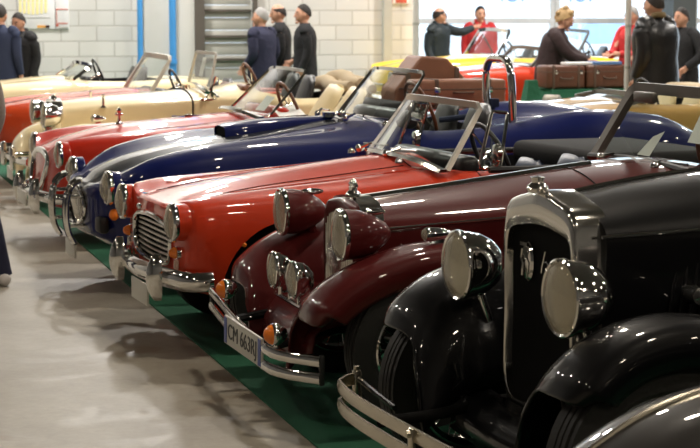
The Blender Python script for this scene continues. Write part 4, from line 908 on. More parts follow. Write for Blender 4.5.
# ---------------------------------------------------------------- the hall
XL, XR, Y0, YW, YG, ZC = -9.0, 34.0, -7.0, 25.4, 31.0, 7.6
cor = atY(414, 20, YW).x                                     # corner where the block wall ends and the glazing sets back
m = MB(); m.box(((XL + XR) / 2, (Y0 + YG) / 2, -.1), (XR - XL, YG - Y0, .2)); struct('floor', m, 'concrete_floor')
m = MB(); m.box(((XL + XR) / 2, (Y0 + YG) / 2, ZC + .1), (XR - XL, YG - Y0, .2)); struct('ceiling', m, 'ceiling_paint')
sx0, sx1 = atY(203, 20, YW).x, atY(252, 20, YW).x; SH = 3.6  # shutter doorway
m = MB(); m.box(((XL + sx0) / 2, YW + .15, ZC / 2), (sx0 - XL, .3, ZC)); m.box(((sx1 + cor) / 2, YW + .15, ZC / 2), (cor - sx1, .3, ZC)); m.box(((sx0 + sx1) / 2, YW + .15, (SH + ZC) / 2), (sx1 - sx0, .3, ZC - SH)); struct('wall_back', m, 'block_wall')
m = MB(); m.box((cor - .15, (YW + .3 + YG) / 2, ZC / 2), (.3, YG - YW - .3, ZC)); struct('wall_return', m, 'block_wall')
m = MB(); m.box((XL - .15, (Y0 + YG) / 2, ZC / 2), (.3, YG - Y0, ZC)); struct('wall_left', m, 'hall_dark')
m = MB(); m.box(((XL + XR) / 2, Y0 - .15, ZC / 2), (XR - XL, .3, ZC)); struct('wall_front', m, 'hall_dark')
m = MB(); m.box((XR + .15, (Y0 + YG) / 2, ZC / 2), (.3, YG - Y0, ZC)); struct('wall_right', m, 'hall_dark')
WT = 5.2
m = MB(); m.box(((cor + XR) / 2, YG + .1, (WT + ZC) / 2), (XR - cor, .2, ZC - WT)); m.box(((cor + XR) / 2, YG + .1, .12), (XR - cor, .2, .24)); struct('wall_glazed', m, 'pillar_grey')
mx0 = atY(556, 20, YG).x; mw = atY(694, 20, YG).x - mx0; k0 = -2
xs_ = [mx0 + k * mw for k in range(-1, 10) if cor < mx0 + k * mw < XR] + [XR]; xs_ = [cor + .05] + xs_
for i in range(len(xs_) - 1):
    a, b_ = xs_[i], xs_[i + 1]
    m = MB()
    for x in (a + .05, b_ - .05): m.box((x, YG + .1, (WT + .24) / 2), (.09, .12, WT - .24))
    zt = atY(500, 21, YG).z
    for z in (.27, zt, WT - .03): m.box(((a + b_) / 2, YG + .1, z), (b_ - a - .15, .10, .10))
    m.box(((a + b_) / 2, YG + .1, 3.3), (b_ - a - .15, .10, .08))
    o = struct('window_%d' % (i + 1), m, 'frame_white')
    m = MB(); m.box(((a + b_) / 2, YG + .1, (WT + .24) / 2), (b_ - a - .09, .012, WT - .3)); struct('glass_pane', m, 'window_glass', o)
# roller shutter and its frame
m = MB()
for k in range(int(SH / .18)): m.rbox(((sx0 + sx1) / 2, YW + .10, .09 + k * .18), (sx1 - sx0, .04, .176), .004)
o = m.build('door_1', 'shutter'); o['kind'] = 'structure'
m = MB()
for z in (1.35, 1.72, 1.02): m.box(((sx0 + sx1) / 2, YW + .05, z), (sx1 - sx0, .04, .035))
m.build('shutter_rail', 'steel_dark', o)
m = MB()
w_ = atY(205, 20, YW).x - atY(195, 20, YW).x
for x in (sx0 - w_ / 2, sx1 + .03): m.box((x, YW - .06, SH / 2), (w_ if x < sx0 else .05, .12, SH))
m.box(((sx0 + sx1) / 2, YW - .06, SH + .1), (sx1 - sx0 + .2, .12, .2)); o = m.build('trim_1', 'steel_dark'); o['kind'] = 'structure'
def pil(n, xa, xb, mat, d=.16):
    a, b_ = atY(xa, 20, YW).x, atY(xb, 20, YW).x; m = MB(); m.box(((a + b_) / 2, YW - d / 2, ZC / 2), (b_ - a, d, ZC)); o = m.build('trim_%d' % n, mat, None, 0); o['kind'] = 'structure'
pil(2, 143, 193, 'pillar_grey', .10); pil(3, 382, 390, 'steel_dark' if 0 else 'shutter', .10); 
for px, rr in ((139.5, .04), (172, .05)):
    p = atY(px, 20, YW - .16); m = MB(); m.tube([(p.x, YW - .20, .02), (p.x, YW - .20, ZC)], rr, 16)
    for z in (1.0, 3.0, 5.0): m.lathe([(-.03, rr * 1.25), (.03, rr * 1.25)], (p.x, YW - .20, z), (0, 0, 1), 16)
    m.box((p.x, YW - .09, 3), (.03, .2, .03)); m.build('wall_pipe', 'blue_pipe'); 
for o in [q for q in bpy.data.objects if q.name.startswith('wall_pipe')]:
    left = o.name == 'wall_pipe'; tag(o, 'bright blue vertical pipe %s' % ('on the left edge of the pale wall pillar' if left else 'running down the middle of the pale wall pillar'), 'pipe', 'blue wall pipes')
# far dark column by the glazing
a = atY(667, 10, 29.5).x; b_ = atY(690, 10, 29.5).x; m = MB(); m.box(((a + b_) / 2, 29.5, ZC / 2), (b_ - a, .5, ZC)); o = m.build('trim_4', 'column_dark', None, 0); o['kind'] = 'structure'
# carpet along the row
m = MB(); m.box(((1.85 + 9) / 2, 11.2, .004), (7.15, 30, .008)); o = m.build('floor_carpet', 'green_carpet', None, 0); o['kind'] = 'structure'
# ceiling lamps
lamp = None; li = bpy.data.lights.new('hall_light', 'AREA'); li.shape = 'DISK'; li.size = .48; li.energy = LAMP_POWER; li.color = LAMP_TINT
LX = (-4.5, 3.2, 9.5, 17.0); LY = (-3.5, 2.0, 7.5, 13.0, 18.5, 23.5)  # frontmost row is added behind the camera to put glints on chrome
def build_lamp():
    root = empty('ceiling_lamp', (0, 0, 0), 0, 'round metal hall lamp hanging from the ceiling', 'lamp', 'round hall lamps under the ceiling')
    m = MB(); m.lathe([(0, .05), (.16, .07), (.22, .14), (.36, .30), (.40, .31), (.395, .29), (.24, .12), (.16, .0001)], (0, 0, 0), (0, 0, -1), 24); m.build('shade', 'shutter', root)
    m = MB(); m.tube([(0, 0, 0), (0, 0, ZC - 6.9)], .012, 8); m.build('stem', 'steel_dark', root)
    m = MB(); m.lathe([(.30, .0001), (.30, .16), (.34, .2)], (0, 0, 0), (0, 0, -1), 24); m.build('bulb', 'lamp_glow', root)
    return root
for i, x in enumerate(LX):
    for j, y in enumerate(LY):
        if lamp is None: lamp = build_lamp(); o = lamp
        else:
            o = lamp.copy(); col.objects.link(o)
            for ch in lamp.children: c = ch.copy(); col.objects.link(c); c.parent = o
        o.location = (x + (.8 if j % 2 else 0), y, 6.9)
        l2 = li.copy(); l2.color = (1.0, .84 + .024 * j, .64 + .055 * j); l2.energy = LAMP_POWER * ((.5, .5, .7, 1.05, 1.7, 3.6)[j]) * (.28 if i == 0 else 1); L = bpy.data.objects.new('hall_light', l2); col.objects.link(L); L.location = (o.location.x, y, 6.48); 

# poster board, small notices
def board(name, x0, x1, y0, y1, lab, catg, mat='poster', Y=YW - .012):
    a, b_ = atY(x0, y1, Y), atY(x1, y0, Y); root = empty(name, ((a.x + b_.x) / 2, Y, (a.z + b_.z) / 2), 0, lab, catg)
    m = MB(); w_, h_ = b_.x - a.x, b_.z - a.z; m.rbox((0, 0, 0), (w_, .02, h_), .004); m.build('panel', mat, root); return root, w_, h_, a
root, w_, h_, a = board('wall_poster', 18, 55, -30, 29, 'large white poster with yellow column chart on the block wall', 'poster')
s_ = w_ / 37
def mark(root, name, px, py, ww, hh, mat, ctr):
    m = MB(); m.box(((px - ctr[0]) * s_, -.013, (ctr[1] - py) * s_), (ww * s_, .004, hh * s_)); return m.build(name, mat, root, 0)
c_ = (36.5, -.5)
for k in range(7): mark(root, 'yellow_column', 20.5 + k * 4.1, 0 + (-6 + 0), 2.6, 36 + 4 * math.sin(k * .5), 'poster_yellow', c_)
mark(root, 'caption_block', 42.5, 25.8, 12, 2.6, 'poster_orange', c_); mark(root, 'caption_block', 46.5, 25.8, 4, 2.6, 'poster_red', c_); mark(root, 'chart_line', 36, 17, 28, .4, 'shutter', c_)
root, w_, h_, a = board('wall_notice', 55, 68, -30, 29, 'narrow pale notice with red lines beside the yellow chart poster', 'notice')
c_ = (61.5, -.5); s_ = w_ / 13
for px, py, ww, hh in ((61.5, 8.5, 11, .8), (56.5, 15, .6, 13), (62, 21.5, 9, .8)): mark(root, 'red_line', px, py, ww, hh, 'poster_red', c_)
mark(root, 'red_dot', 57, 23, 2.2, 2.2, 'poster_red', c_); mark(root, 'grey_text_line', 63, 25, 8, 1, 'shutter', c_)
root, w_, h_, a = board('red_notice', 386, 409, -10, 4, 'white notice with a red stamp high on the block wall by the corner', 'notice')
c_ = (397.5, -3); s_ = w_ / 23
mark(root, 'red_label', 401, .3, 11, 4.5, 'poster_red', c_); mark(root, 'red_ring', 390.5, .5, 4, 4, 'poster_red', c_)

# posts
p = atZ(628, 12 + 1.7 * 105, 0)
def post(px, Yp, r_, lab):
    q = atY(px, 12, Yp); root = empty('steel_post', (q.x, Yp, 0), 0, lab, 'post')
    m = MB(); m.tube([(0, 0, .02), (0, 0, ZC)], r_, 20); m.build('tube', 'post_white', root)
    m = MB(); m.lathe([(0, r_ * 2.2), (.02, r_ * 2.2), (.03, r_ * 1.2), (.06, r_ * 1.1)], (0, 0, 0), (0, 0, 1), 20); m.build('base_plate', 'post_white', root)
    m = MB()
    for z in (1.55, 1.1): m.lathe([(-.015, r_ * 1.1), (.015, r_ * 1.1)], (0, 0, z), (0, 0, 1), 20)
    m.build('joint_ring', 'shutter', root)
post(628.5, 18.0, .034, 'pale grey steel post in front of the brown suitcases'); post(416, 21.95, .042, 'slim white post standing at the end of the block wall')

# ---------------------------------------------------------------- second row at the back
r_, top = simple_roadster('sports_car', (7.7, 23.05), 0, 'red open sports car with dark interior behind the blond person in brown', 'red_paint', sc_h=.22, flip=R(0), screen='dark_frame', tall=.08)
r_, top = simple_roadster('sports_car', (7.8, 24.6), 0, 'yellow open sports car with upright windscreen in front of the man in red', 'yellow_paint', sc_h=.36, screen='chrome', tall=.17)
r_, top = simple_roadster('sports_car', (6.05, 16.5), 1, 'ochre open car with folded tan canvas hood, behind the blue roadster\'s tail', 'ochre_paint', hood='tan_canvas', seatm='cream_leather', screen='dark_frame', sc_h=.05, tall=-.07)
r_, top = simple_roadster('sports_car', (10.5, 27.9), 0, 'silver open car with raised glass windscreen behind the paper-covered table', 'van_white', sc_h=.38, screen='dark_frame', tall=.1)

def cloth_table():
    a = atY(552, 90, 20.6); b_ = atY(642, 90, 20.6); W = b_.x - a.x; root = empty('display_table', ((a.x + b_.x) / 2, 20.6 + .35, 0), 0, 'display table under green cloth carrying two brown suitcases', 'table')
    m = MB(); m.rbox((0, 0, .735), (W, .8, .03), .01); m.build('tabletop', 'wood', root)
    for x in (-1, 1):
        for y in (-1, 1): m = MB(); m.rbox((x * (W / 2 - .06), y * .34, .362), (.05, .05, .72), .008); m.build('leg', 'steel_dark', root)
    m = MB(); n = 90; rows = []
    per = 2 * (W + .82)
    def pt(s):
        s %= per; 
        for L_, f in ((W, lambda t: (-W / 2 + t, -.41)), (.82, lambda t: (W / 2, -.41 + t)), (W, lambda t: (W / 2 - t, .41)), (.82, lambda t: (-W / 2, .41 - t))):
            if s <= L_: return f(s)
            s -= L_
        return (-W / 2, -.41)
    for z, k in ((.752, 0), (.7, .2), (.4, .7), (.03, 1)):
        r2 = []
        for i in range(n):
            x, y = pt(per * i / n); q = 1 + .0 * k; w = .035 * k * math.sin(i * 1.9) ; L_ = math.hypot(x, y); r2.append((x + x / L_ * (w + .02), y + y / L_ * (w + .02), z))
        rows.append(r2)
    m.grid(rows, closev=True, cap0=True); o = m.build('green_tablecloth', 'green_cloth', None, 60); o.location = root.location; tag(o, 'dark green cloth hanging over the display table under the suitcases', 'tablecloth')
    return root.location, W
tl, W = cloth_table()
def trunk(px0, px1, lab, Y=20.55):
    a, b_ = atY(px0, 80, Y), atY(px1, 80, Y); w_ = b_.x - a.x; z0 = .755; h_ = atY(590, 66, Y).z - z0
    o = empty('suitcase', ((a.x + b_.x) / 2, Y + .22, z0 + .006), 0, lab, 'suitcase', 'pair of brown suitcases on the display table')
    m = MB(); m.rbox((0, 0, h_ / 2), (w_ - .01, .36, h_), .03, n=3); m.build('case_body', 'brown_leather', o)
    m = MB(); m.rbox((0, 0, h_ * .72), (w_ - .004, .366, .014), .004); m.build('lid_seam', 'strap', o)
    for x in (-.32, .32):
        m = MB(); m.rbox((x * w_, -.005, h_ / 2), (.03, .372, h_ + .01), .006); m.build('case_strap', 'strap', o)
        m = MB(); m.rbox((x * w_ + .03, -.19, h_ * .72), (.035, .012, .05), .004); m.build('lock', 'chrome', o)
    m = MB(); m.tube([(-.08, -.18, h_ * .5), (-.07, -.215, h_ * .44), (.07, -.215, h_ * .44), (.08, -.18, h_ * .5)], .011, 8, sm=3); m.build('handle', 'strap', o)
trunk(548, 587, 'brown leather suitcase, left one of the pair on the green-clothed table'); trunk(588, 634, 'brown leather suitcase, right one of the pair, beside the pale steel post')
# papers and book on top of the cases
zt = atY(590, 66, 20.55).z
a = atY(573, 64, 20.75); m = MB(); m.rbox((a.x + .05, 20.75, zt + .028), (.34, .22, .03), .004, rz=.1); o = m.build('white_booklet', 'white_paper'); tag(o, 'stack of white brochures on the left brown suitcase', 'brochure')
a = atY(604, 64, 20.75); m = MB(); m.rbox((a.x, 20.75, zt + .032), (.38, .26, .036), .004, rz=-.08); o = m.build('blue_folder', 'book_blue'); tag(o, 'blue folder lying on the right brown suitcase', 'folder')
# green traffic-cone shaped marker and black bag by the table
a = atY(531, 97, 19.0); m = MB(); b0 = atY(531, 105, 19.0)
rows = [[(a.x + r2 * sx, 19.0 + r2 * sy, z) for sx, sy in ((-1, -1), (1, -1), (1, 1), (-1, 1))] for z, r2 in ((.012, .16), (.5, .12), (atY(531, 80, 19).z, .055))]
m.grid(rows, closev=True, cap0=True, cap1=True); o = m.build('sign_base', 'green_cloth', None, 0); tag(o, 'green tapering stand on the floor left of the suitcase table', 'stand')
a = atY(602, 108, 18.6)
root = empty('black_bag', (a.x, 18.6, 0), 0, 'rounded black bag on a stool in front of the suitcase table', 'bag')
zt2 = atY(602, 93, 18.6).z; m = MB(); rows = []
for v in np.linspace(0, 1, 9):
    k = (1 - v**3 * .55); rows.append([(.15 * k * math.cos(t), .1 * k * math.sin(t), .62 + (zt2 - .62) * v) for t in np.linspace(0, 2 * math.pi, 21)[:-1]])
m.grid(rows, closev=True, cap0=True, cap1=True); m.build('bag_body', 'black_leather', root, 60)
m = MB(); m.tube([(-.06, 0, zt2 - .01), (-.05, 0, zt2 + .05), (.05, 0, zt2 + .05), (.06, 0, zt2 - .01)], .008, 6, sm=3); m.build('handle', 'black_leather', root)
st = empty('stool', (a.x, 18.6, 0), 0, 'small dark stool under the black bag', 'stool')
m = MB(); m.lathe([(0, .17), (.03, .17)], (0, 0, .585), (0, 0, 1), 20); m.build('seat', 'wood', st)
for k in range(4): t = k * math.pi / 2 + .7; m = MB(); m.tube([(.13 * math.cos(t), .13 * math.sin(t), .585), (.17 * math.cos(t), .17 * math.sin(t), .015)], .014, 8); m.build('leg', 'steel_dark', st)

a = atY(552, 95, 19.6); m = MB(); m.lathe([(.01, .10), (.02, .105), (a.z - .03, .105), (a.z, .09), (a.z, .0001)], (0, 0, 0), (0, 0, 1), 24); 
for k in range(8): t = k * math.pi / 4; m.box((.106 * math.cos(t), .106 * math.sin(t), a.z - .16), (.02, .02, .26), rz=t)
o = m.build('metal_canister', 'silver_frame', None, 50); o.location = (a.x, 19.6, 0); tag(o, 'ribbed silver canister standing left of the black bag, below the suitcases', 'canister')

# ---------------------------------------------------------------- outside
m = MB(); m.box((20, 60, -.12), (90, 57.6, .04)); o = m.build('ground_outside', 'asphalt', None, 0); o['kind'] = 'structure'
m = MB(); m.box((22, 78, 5), (90, .5, 10)); o = m.build('wall_outside', 'facade', None, 0); o['kind'] = 'structure'
def vehicle(px, Y, z, L_, mat, lab):
    q = atY(px, 12, Y); r = empty('parked_car', (q.x, Y, 0), 0, lab, 'car'); m = MB(); rows = []
    pr = [(-.5, .3), (-.5, .75), (-.32, .85), (-.2, 1.35), (.22, 1.38), (.36, .95), (.5, .85), (.5, .3)]
    for y, k in ((-.85, .97), (-.8, 1), (.8, 1), (.85, .97)): rows.append([(x * L_ * k, y * (1 if zz < 1 else .85), zz * k) for x, zz in pr])
    m.grid(rows, closev=True, cap0=True, cap1=True); m.build('body', mat, r, 30)
    for x in (-.32, .32):
        for s in (1, -1): wheel(r, (x * L_, s * .75, .32), .32, .18, s, wire=False, tread=False)
    m = MB()
    for s in (1, -1): m.add([(x * L_, s * (.70 if zz > 1 else .83), zz) for x, zz in ((-.28, .9), (-.18, 1.28), (.2, 1.3), (.3, .93))], [(0, 1, 2, 3)])
    m.build('side_windows', 'dark_grille', r, 0)
vehicle(450, 44, 0, 4.2, 'van_white', 'white car parked outside seen through the glass behind the man in the parka'); vehicle(512, 48, 0, 4.0, 'van_white', 'pale car parked outside seen through the glass, right of the man in red')
vehicle(470, 72, 0, 4.2, 'pale_blue', 'pale blue car parked farther out, seen between the two men at the windows'); vehicle(600, 74, 0, 4.2, 'pale_blue', 'pale blue car parked farther out, right of the blond person')
for px, lab in ((512, 'blue lettered sign outside beyond the glass, right of the man in red'), (580, 'blue lettered sign outside beyond the glass above the woman in brown')):
    q = atY(px, -1, 50); r = empty('street_sign', (q.x, 50, 0), 0, lab, 'sign'); m = MB(); m.tube([(0, 0, -.1), (0, 0, q.z - .45)], .04, 8); m.build('sign_pole', 'post_white', r)
    m = MB(); m.rbox((0, 0, q.z + .2), (1.1, .06, 1.0), .02); m.build('sign_board', 'facade', r)
    text('sign_text', 'IOI', .6, Matrix.Translation((0, -.035, q.z + .1)) @ Matrix.Rotation(R(90), 4, 'X'), 'sign_blue', r)

# ---------------------------------------------------------------- people (local frame: facing +x, +y is their left)
def skin(mb, pts, edges, rad, root=0, sub=2, mi=0):
    me = bpy.data.meshes.new('t'); me.from_pydata([tuple(p) for p in pts], edges, []); o = bpy.data.objects.new('t', me); col.objects.link(o)
    md = o.modifiers.new('k', 'SKIN'); md.use_smooth_shade = True; md.branch_smoothing = .6
    for i, r_ in enumerate(rad):
        v = me.skin_vertices[0].data[i]; v.radius = r_ if isinstance(r_, tuple) else (r_, r_); v.use_root = (i == root)
    sd = o.modifiers.new('s', 'SUBSURF'); sd.levels = sub
    e = evalmesh(o); mb.add([v.co for v in e.vertices], [tuple(p.vertices) for p in e.polygons], mi); bpy.data.objects.remove(o); bpy.data.meshes.remove(me); bpy.data.meshes.remove(e)
V = Vector
BASE = dict(pelvis=V((0, 0, .96)), waist=V((0, 0, 1.10)), chest=V((0, 0, 1.30)), neck=V((0, 0, 1.46)), head=V((.03, 0, 1.605)),
            shL=V((0, .185, 1.41)), elL=V((-.03, .23, 1.14)), wrL=V((.05, .24, .90)), shR=V((0, -.185, 1.41)), elR=V((-.03, -.23, 1.14)), wrR=V((.05, -.24, .90)),
            hipL=V((0, .09, .92)), knL=V((.02, .10, .50)), anL=V((-.01, .11, .09)), hipR=V((0, -.09, .92)), knR=V((.02, -.10, .50)), anR=V((-.01, -.11, .09)))
def person(loc, face, label, jacket='cloth_black', legs='denim', hair='hair_dark', h=1.76, bulk=1.0, pose=None, bald=False, long_hair=False, shoe='shoe_black', jlow=.80, collar=None, hyaw=0, hpitch=0, extra=None, glasses=False):
    """face: heading angle of the person's front in the world"""
    r_ = empty('person', loc, face, label, 'person'); r_.scale = (h / 1.76,) * 3
    J = {k: v.copy() for k, v in BASE.items()}
    for k, v in (pose or {}).items(): J[k] = V(v)
    keys = list(J); idx = {k: i for i, k in enumerate(keys)}
    E_ = [('pelvis', 'waist'), ('waist', 'chest'), ('chest', 'neck'), ('neck', 'head'), ('chest', 'shL'), ('shL', 'elL'), ('elL', 'wrL'), ('chest', 'shR'), ('shR', 'elR'), ('elR', 'wrR'), ('pelvis', 'hipL'), ('hipL', 'knL'), ('knL', 'anL'), ('pelvis', 'hipR'), ('hipR', 'knR'), ('knR', 'anR')]
    rad = dict(pelvis=(.12, .15), waist=(.10, .13), chest=(.11, .15), neck=.055, head=.05, shL=.04, elL=.042, wrL=.028, shR=.04, elR=.042, wrR=.028, hipL=.085, knL=.058, anL=.04, hipR=.085, knR=.058, anR=.04)
    mb = MB(); skin(mb, [J[k] for k in keys], [(idx[a], idx[b_]) for a, b_ in E_], [rad[k] for k in keys], idx['pelvis'])
    # head with face
    HM = Matrix.Translation(J['head']) @ Matrix.Rotation(hyaw, 4, 'Z') @ Matrix.Rotation(hpitch, 4, 'Y'); mb.M = HM
    n = 20; rows = []
    for i in range(1, 12):
        a = math.pi * i / 12; z = .125 * math.cos(a); rr_ = math.sin(a)
        fx = .098 * rr_; fy = .078 * rr_
        if z < -.02: k = 1 - .45 * ((-.02 - z) / .105)**1.3; fy *= k; fx *= (1 - .18 * ((-.02 - z) / .105))
        rows.append([(fx * math.cos(t) + (.012 if z < -.03 and math.cos(t) > 0 else 0) - .004, fy * math.sin(t), z) for t in [2 * math.pi * k / n for k in range(n)]])
    mb.grid(rows, closev=True, cap0=True, cap1=True)
    mb.tube([(.088, 0, .012), (.102, 0, -.012), (.112, 0, -.030), (.094, 0, -.038)], [.008, .011, .015, .010], 8)     # nose
    for s in (1, -1):
        mb.ball((.084, s * .032, .010), (.014, .017, .011), 10); mb.ball((.093, s * .032, .010), (.007, .010, .007), 8, mi=1)
        mb.ball((.083, s * .034, .030), (.012, .022, .006), 8, mi=2); mb.ball((-.005, s * .080, -.008), (.020, .010, .032), 10)
    mb.ball((.090, 0, -.066), (.012, .026, .005), 8, mi=3); mb.ball((.090, 0, -.075), (.011, .022, .006), 8, mi=3); mb.ball((.078, 0, -.105), (.025, .028, .018), 10); mb.M = None
    # hands
    for w, e_ in (('wrL', 'elL'), ('wrR', 'elR')):
        d = (J[w] - J[e_]).normalized(); s = 1 if w == 'wrL' else -1
        fwd = V((1, 0, 0)) - d * d.x; fwd = fwd.normalized() if fwd.length > .3 else V((0, 0, 1)); sd = d.cross(fwd).normalized()
        P = [J[w] - d * .03, J[w] + d * .03, J[w] + d * .085]; skin(mb, P, [(0, 1), (1, 2)], [(.026, .026), (.022, .040), (.016, .042)], 0, 2)
        for k, L_ in enumerate((.070, .080, .076, .060)):
            b0 = J[w] + d * .075 + fwd * (.033 - .021 * k); c = (sd * s * -1); p1 = b0 + d * L_ * .45 + c * .006; p2 = b0 + d * L_ * .8 + c * .022; p3 = b0 + d * L_ * .95 + c * .040
            mb.tube([b0, p1, p2, p3], [.0095, .009, .008, .006], 7)
        b0 = J[w] + d * .035 + fwd * .028; mb.tube([b0, b0 + d * .03 + fwd * .022, b0 + d * .058 + fwd * .028], [.012, .011, .008], 7)
    mb.build('body', ['skin', 'eye', hair, 'skin'], r_, 80)
    # jacket: torso shell with sleeves
    def ring(c, rx, ry, n=20): return [c + V((rx * math.cos(t), ry * abs(math.sin(t))**.85 * (1 if math.sin(t) > 0 else -1), 0)) for t in [2 * math.pi * q / n for q in range(n)]]
    Pv, Wt, Ch, Nk = J['pelvis'], J['waist'], J['chest'], J['neck']; sh = (J['shL'] + J['shR']) / 2; hem = V((Pv.x, Pv.y, jlow)); b = bulk
    rows = [ring(hem + V((0, 0, .012)), .118 * b, .165 * b), ring(hem, .140 * b, .185 * b), ring(Pv.lerp(hem, .3), .138 * b, .184 * b), ring(Wt, .128 * b, .168 * b), ring(Wt.lerp(Ch, .5), .132 * b, .178 * b), ring(Ch, .132 * b, .188 * b), ring(sh + V((0, 0, -.03)), .118 * b, .185 * b), ring(sh + V((0, 0, .025)), .092 * b, .145 * b), ring(sh.lerp(Nk, .75) + V((0, 0, .015)), .074, .088), ring(Nk + V((0, 0, .035)), .064, .068), ring(Nk + V((0, 0, .032)), .056, .058)]
    mb = MB(); mb.grid(rows, closev=True)
    for s in 'LR':
        a, e_, w = J['sh' + s], J['el' + s], J['wr' + s]; inn = a.lerp(sh, .35)
        mb.tube(cat([inn, a + V((0, 0, -.012)), e_, w.lerp(e_, .04)], 6), [.055 * b, .074 * b, .069 * b, .062 * b, .056 * b, .052 * b, .046 * b, .040 * b], 14)
    jo = mb.build('jacket', jacket, r_, 80)
    if collar:
        mb = MB(); c = J['neck']; mb.tube([c + V((.068 * math.cos(t), .075 * math.sin(t), .035 + (.02 if math.cos(t) < 0 else -.04))) for t in np.linspace(0, 2 * math.pi, 17)[:-1]], .030 if collar == 'fur' else .02, 8, closed=True); mb.build('collar', collar, jo, 80)
    mb = MB(); mb.grid([ring(Pv + V((0, 0, .08)), .115, .155), ring(Pv, .125, .165), ring(Pv + V((0, 0, -.10)), .118, .165), ring(Pv + V((0, 0, -.17)), .07, .10)], closev=True, cap0=True, cap1=True)
    for s in 'LR':
        a, e_, w = J['hip' + s], J['kn' + s], J['an' + s]; mb.tube(cat([a + V((0, 0, .02)), a + V((0, 0, -.1)), e_, w + V((0, 0, -.03))], 6), [.085, .098, .09, .078, .072, .066, .062], 14)
    mb.build('trousers', legs, r_, 80)
    for k in ('anL', 'anR'):
        p = J[k]; rows = []
        for x, w_, hh in ((-.09, .025, .05), (-.07, .04, .075), (0, .043, .085), (.08, .045, .06), (.15, .042, .045), (.185, .02, .03)):
            rows.append([(p.x + x + .0, p.y + w_ * math.cos(t), p.z - .085 + .001 + max(0, hh * .5 + hh * .5 * math.sin(t))) for t in np.linspace(0, 2 * math.pi, 13)[:-1]])
        mb = MB(); mb.grid(rows, closev=True, cap0=True, cap1=True); mb.build('shoe', shoe, r_, 80)
    # hair
    mb = MB(); mb.M = HM; rows = []
    for i in range(0, 9):
        a = math.radians(4 + i * (15 if long_hair else 12.5)); rw = []
        for k in range(24):
            t = 2 * math.pi * k / 24; lim = math.radians(50 if not bald else 20) + (math.radians(84 if long_hair else 66)) * (1 - math.cos(t)) / 2 * 1.0; aa = min(a, lim)
            if bald: aa = math.radians(62) + (max(0, lim - math.radians(20)) * .8) * i / 8
            g = 1.05 + .015 * math.sin(5 * t + i) + (.13 if long_hair else 0)
            rw.append((.100 * g * math.sin(aa) * math.cos(t) - .012, .082 * g * math.sin(aa) * math.sin(t), .128 * g * math.cos(aa) + .002))
        rows.append(rw)
    mb.grid(rows, closev=True, cap0=not bald)
    if long_hair:
        for a_, b_, c_, d_ in ((-.09, .02, .09, .05), (-.11, -.03, .04, .048), (-.06, -.01, .135, .042), (-.12, .03, -.02, .04), (.02, .05, .12, .035), (.03, -.05, .115, .035)): mb.ball((a_, b_, c_), d_, 10)
    ho = mb.build('hair', hair, r_, 80)
    if glasses:
        mb = MB(); mb.M = HM
        for s in (1, -1): mb.tube([(.106, s * .032 + .022 * math.cos(t), .010 + .017 * math.sin(t)) for t in np.linspace(0, 2 * math.pi, 13)[:-1]], .003, 6, closed=True, up=(1, 0, 0)); mb.tube([(.104, s * .052, .012), (.0, s * .084, .012)], .003, 6)
        mb.build('glasses', 'trim_rubber', r_, 60)
    if extra: extra(r_, J, jo)
    return r_
def foot(px, Yp): q = atY(px, 12, Yp); return (q.x, Yp, 0)
LEFT = math.pi
person(foot(262, 23.2), R(128), 'grey-haired man in a navy jacket seen from behind, leftmost of the three by the shutter', 'cloth_navy', 'cloth_black', 'hair_grey', 1.78, 1.2, hyaw=.4, pose=dict(wrL=(.12, .20, .98), wrR=(.12, -.20, .98)))
person(foot(280, 24.2), R(160), 'balding man in a dark coat, middle one of the three men near the shutter', 'cloth_black', 'cloth_black', 'hair_dark', 1.84, 1.15, hpitch=.1, hyaw=.3, bald=True)
person(foot(305, 23.5), R(165), 'dark-haired man in a black jacket, rightmost of the three men by the block wall', 'cloth_black', 'denim', 'hair_dark', 1.83, 1.15, hyaw=.3, pose=dict(wrR=(.16, -.16, 1.0)))
def print_patch(r_, J, jo):
    m = MB()
    for z, w_ in ((1.26, .12), (1.22, .16), (1.18, .10)): m.rbox((.168, -.02, z), (.012, w_, .02), .004)
    m.build('chest_print', 'plate_white', jo)
person(foot(21, 23.2), R(215), 'dark-haired man in a black hooded jacket with pale chest print below the poster', 'cloth_black', 'denim', 'hair_dark', 1.72, 1.3, hpitch=.25, hyaw=.2, collar='cloth_black', extra=print_patch, pose=dict(head=(.05, 0, 1.60)))
person(foot(-1, 22.6), R(60), 'man in a blue-grey jacket half cut off by the left edge, by the poster', 'denim', 'denim', 'hair_dark', 1.82, 1.1)
person(foot(-50, 11.3), R(95), 'person in grey knit sleeve, dark trousers and white shoe, cut off by the left edge', 'cloth_grey', 'cloth_navy', 'hair_dark', 1.72, 1.15, shoe='shoe_white', pose=dict(elR=(-.02, -.27, 1.12), wrR=(.12, -.25, .92), knR=(.02, -.20, .50), anR=(-.01, -.29, .09)))
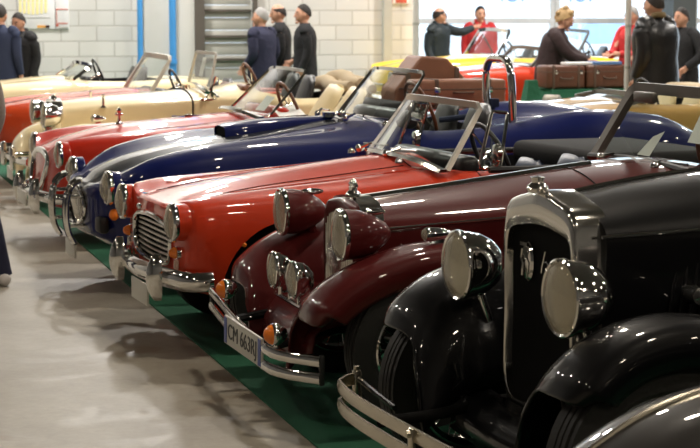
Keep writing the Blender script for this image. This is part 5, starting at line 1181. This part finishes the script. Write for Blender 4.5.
person(foot(438, 26.4), R(-50), 'balding man with glasses in a dark parka reaching towards the man in red', 'cloth_parka', 'cloth_black', 'hair_dark', 1.80, 1.25, bald=True, glasses=True, collar='cloth_parka', hyaw=.9,
       pose=dict(shL=(.05, .18, 1.42), elL=(.17, .40, 1.36), wrL=(.27, .60, 1.42)), jlow=.78)
def bag_strap(r_, J, jo):
    m = MB(); m.tube([(.02, -.10, 1.47), (.15, -.05, 1.38), (.175, .06, 1.20), (.16, .16, 1.02), (.02, .20, .96)], .012, 6, sm=3); m.tube([(.02, -.10, 1.47), (-.14, -.05, 1.38), (-.165, .06, 1.20), (-.14, .16, 1.02), (.02, .20, .96)], .012, 6, sm=3)
    m.build('shoulder_strap', 'strap', jo)
person(foot(480, 27.1), R(-95), 'man in a bright red jacket with a diagonal brown shoulder strap', 'cloth_red', 'denim', 'hair_dark', 1.82, 1.2, extra=bag_strap, collar='cloth_red')
person(foot(550, 21.75), R(-25), 'blond person in a dark brown coat leaning over the brown suitcases', 'cloth_brown', 'khaki', 'hair_blond', 1.78, 1.4, long_hair=True, hpitch=.45, hyaw=-.2, jlow=.72,
       pose=dict(waist=(.02, 0, 1.10), chest=(.07, 0, 1.29), neck=(.13, 0, 1.44), head=(.20, 0, 1.58), shL=(.07, .18, 1.39), shR=(.07, -.18, 1.39), elL=(.30, .22, 1.15), wrL=(.50, .12, 1.06), elR=(.26, -.22, 1.14), wrR=(.48, -.14, 1.06)))
person(foot(656, 17.75), R(120), 'person in a shiny black leather jacket with brown fur collar, by the steel post', 'leather_jacket', 'cloth_black', 'hair_dark', 1.94, 1.5, collar='fur', pose=dict(elR=(.08, -.26, 1.16), wrR=(.26, -.12, 1.10)), jlow=.82)
person(foot(683, 20.5), R(-160), 'person in a matt black jacket partly hidden behind the one in shiny leather', 'cloth_black', 'cloth_black', 'hair_dark', 1.78, 1.25, pose=dict(elL=(.02, .34, 1.16), wrL=(.16, .22, 1.0)))
def hold_bag(r_, J, jo):
    pass
person(foot(633, 22.1), R(200), 'grey-haired person in a red jacket half hidden behind the pale steel post', 'cloth_red', 'khaki', 'hair_grey', 1.80, 1.1, pose=dict(elR=(.16, -.20, 1.12), wrR=(.34, -.10, 1.12), elL=(.16, .20, 1.12), wrL=(.34, .10, 1.12)))
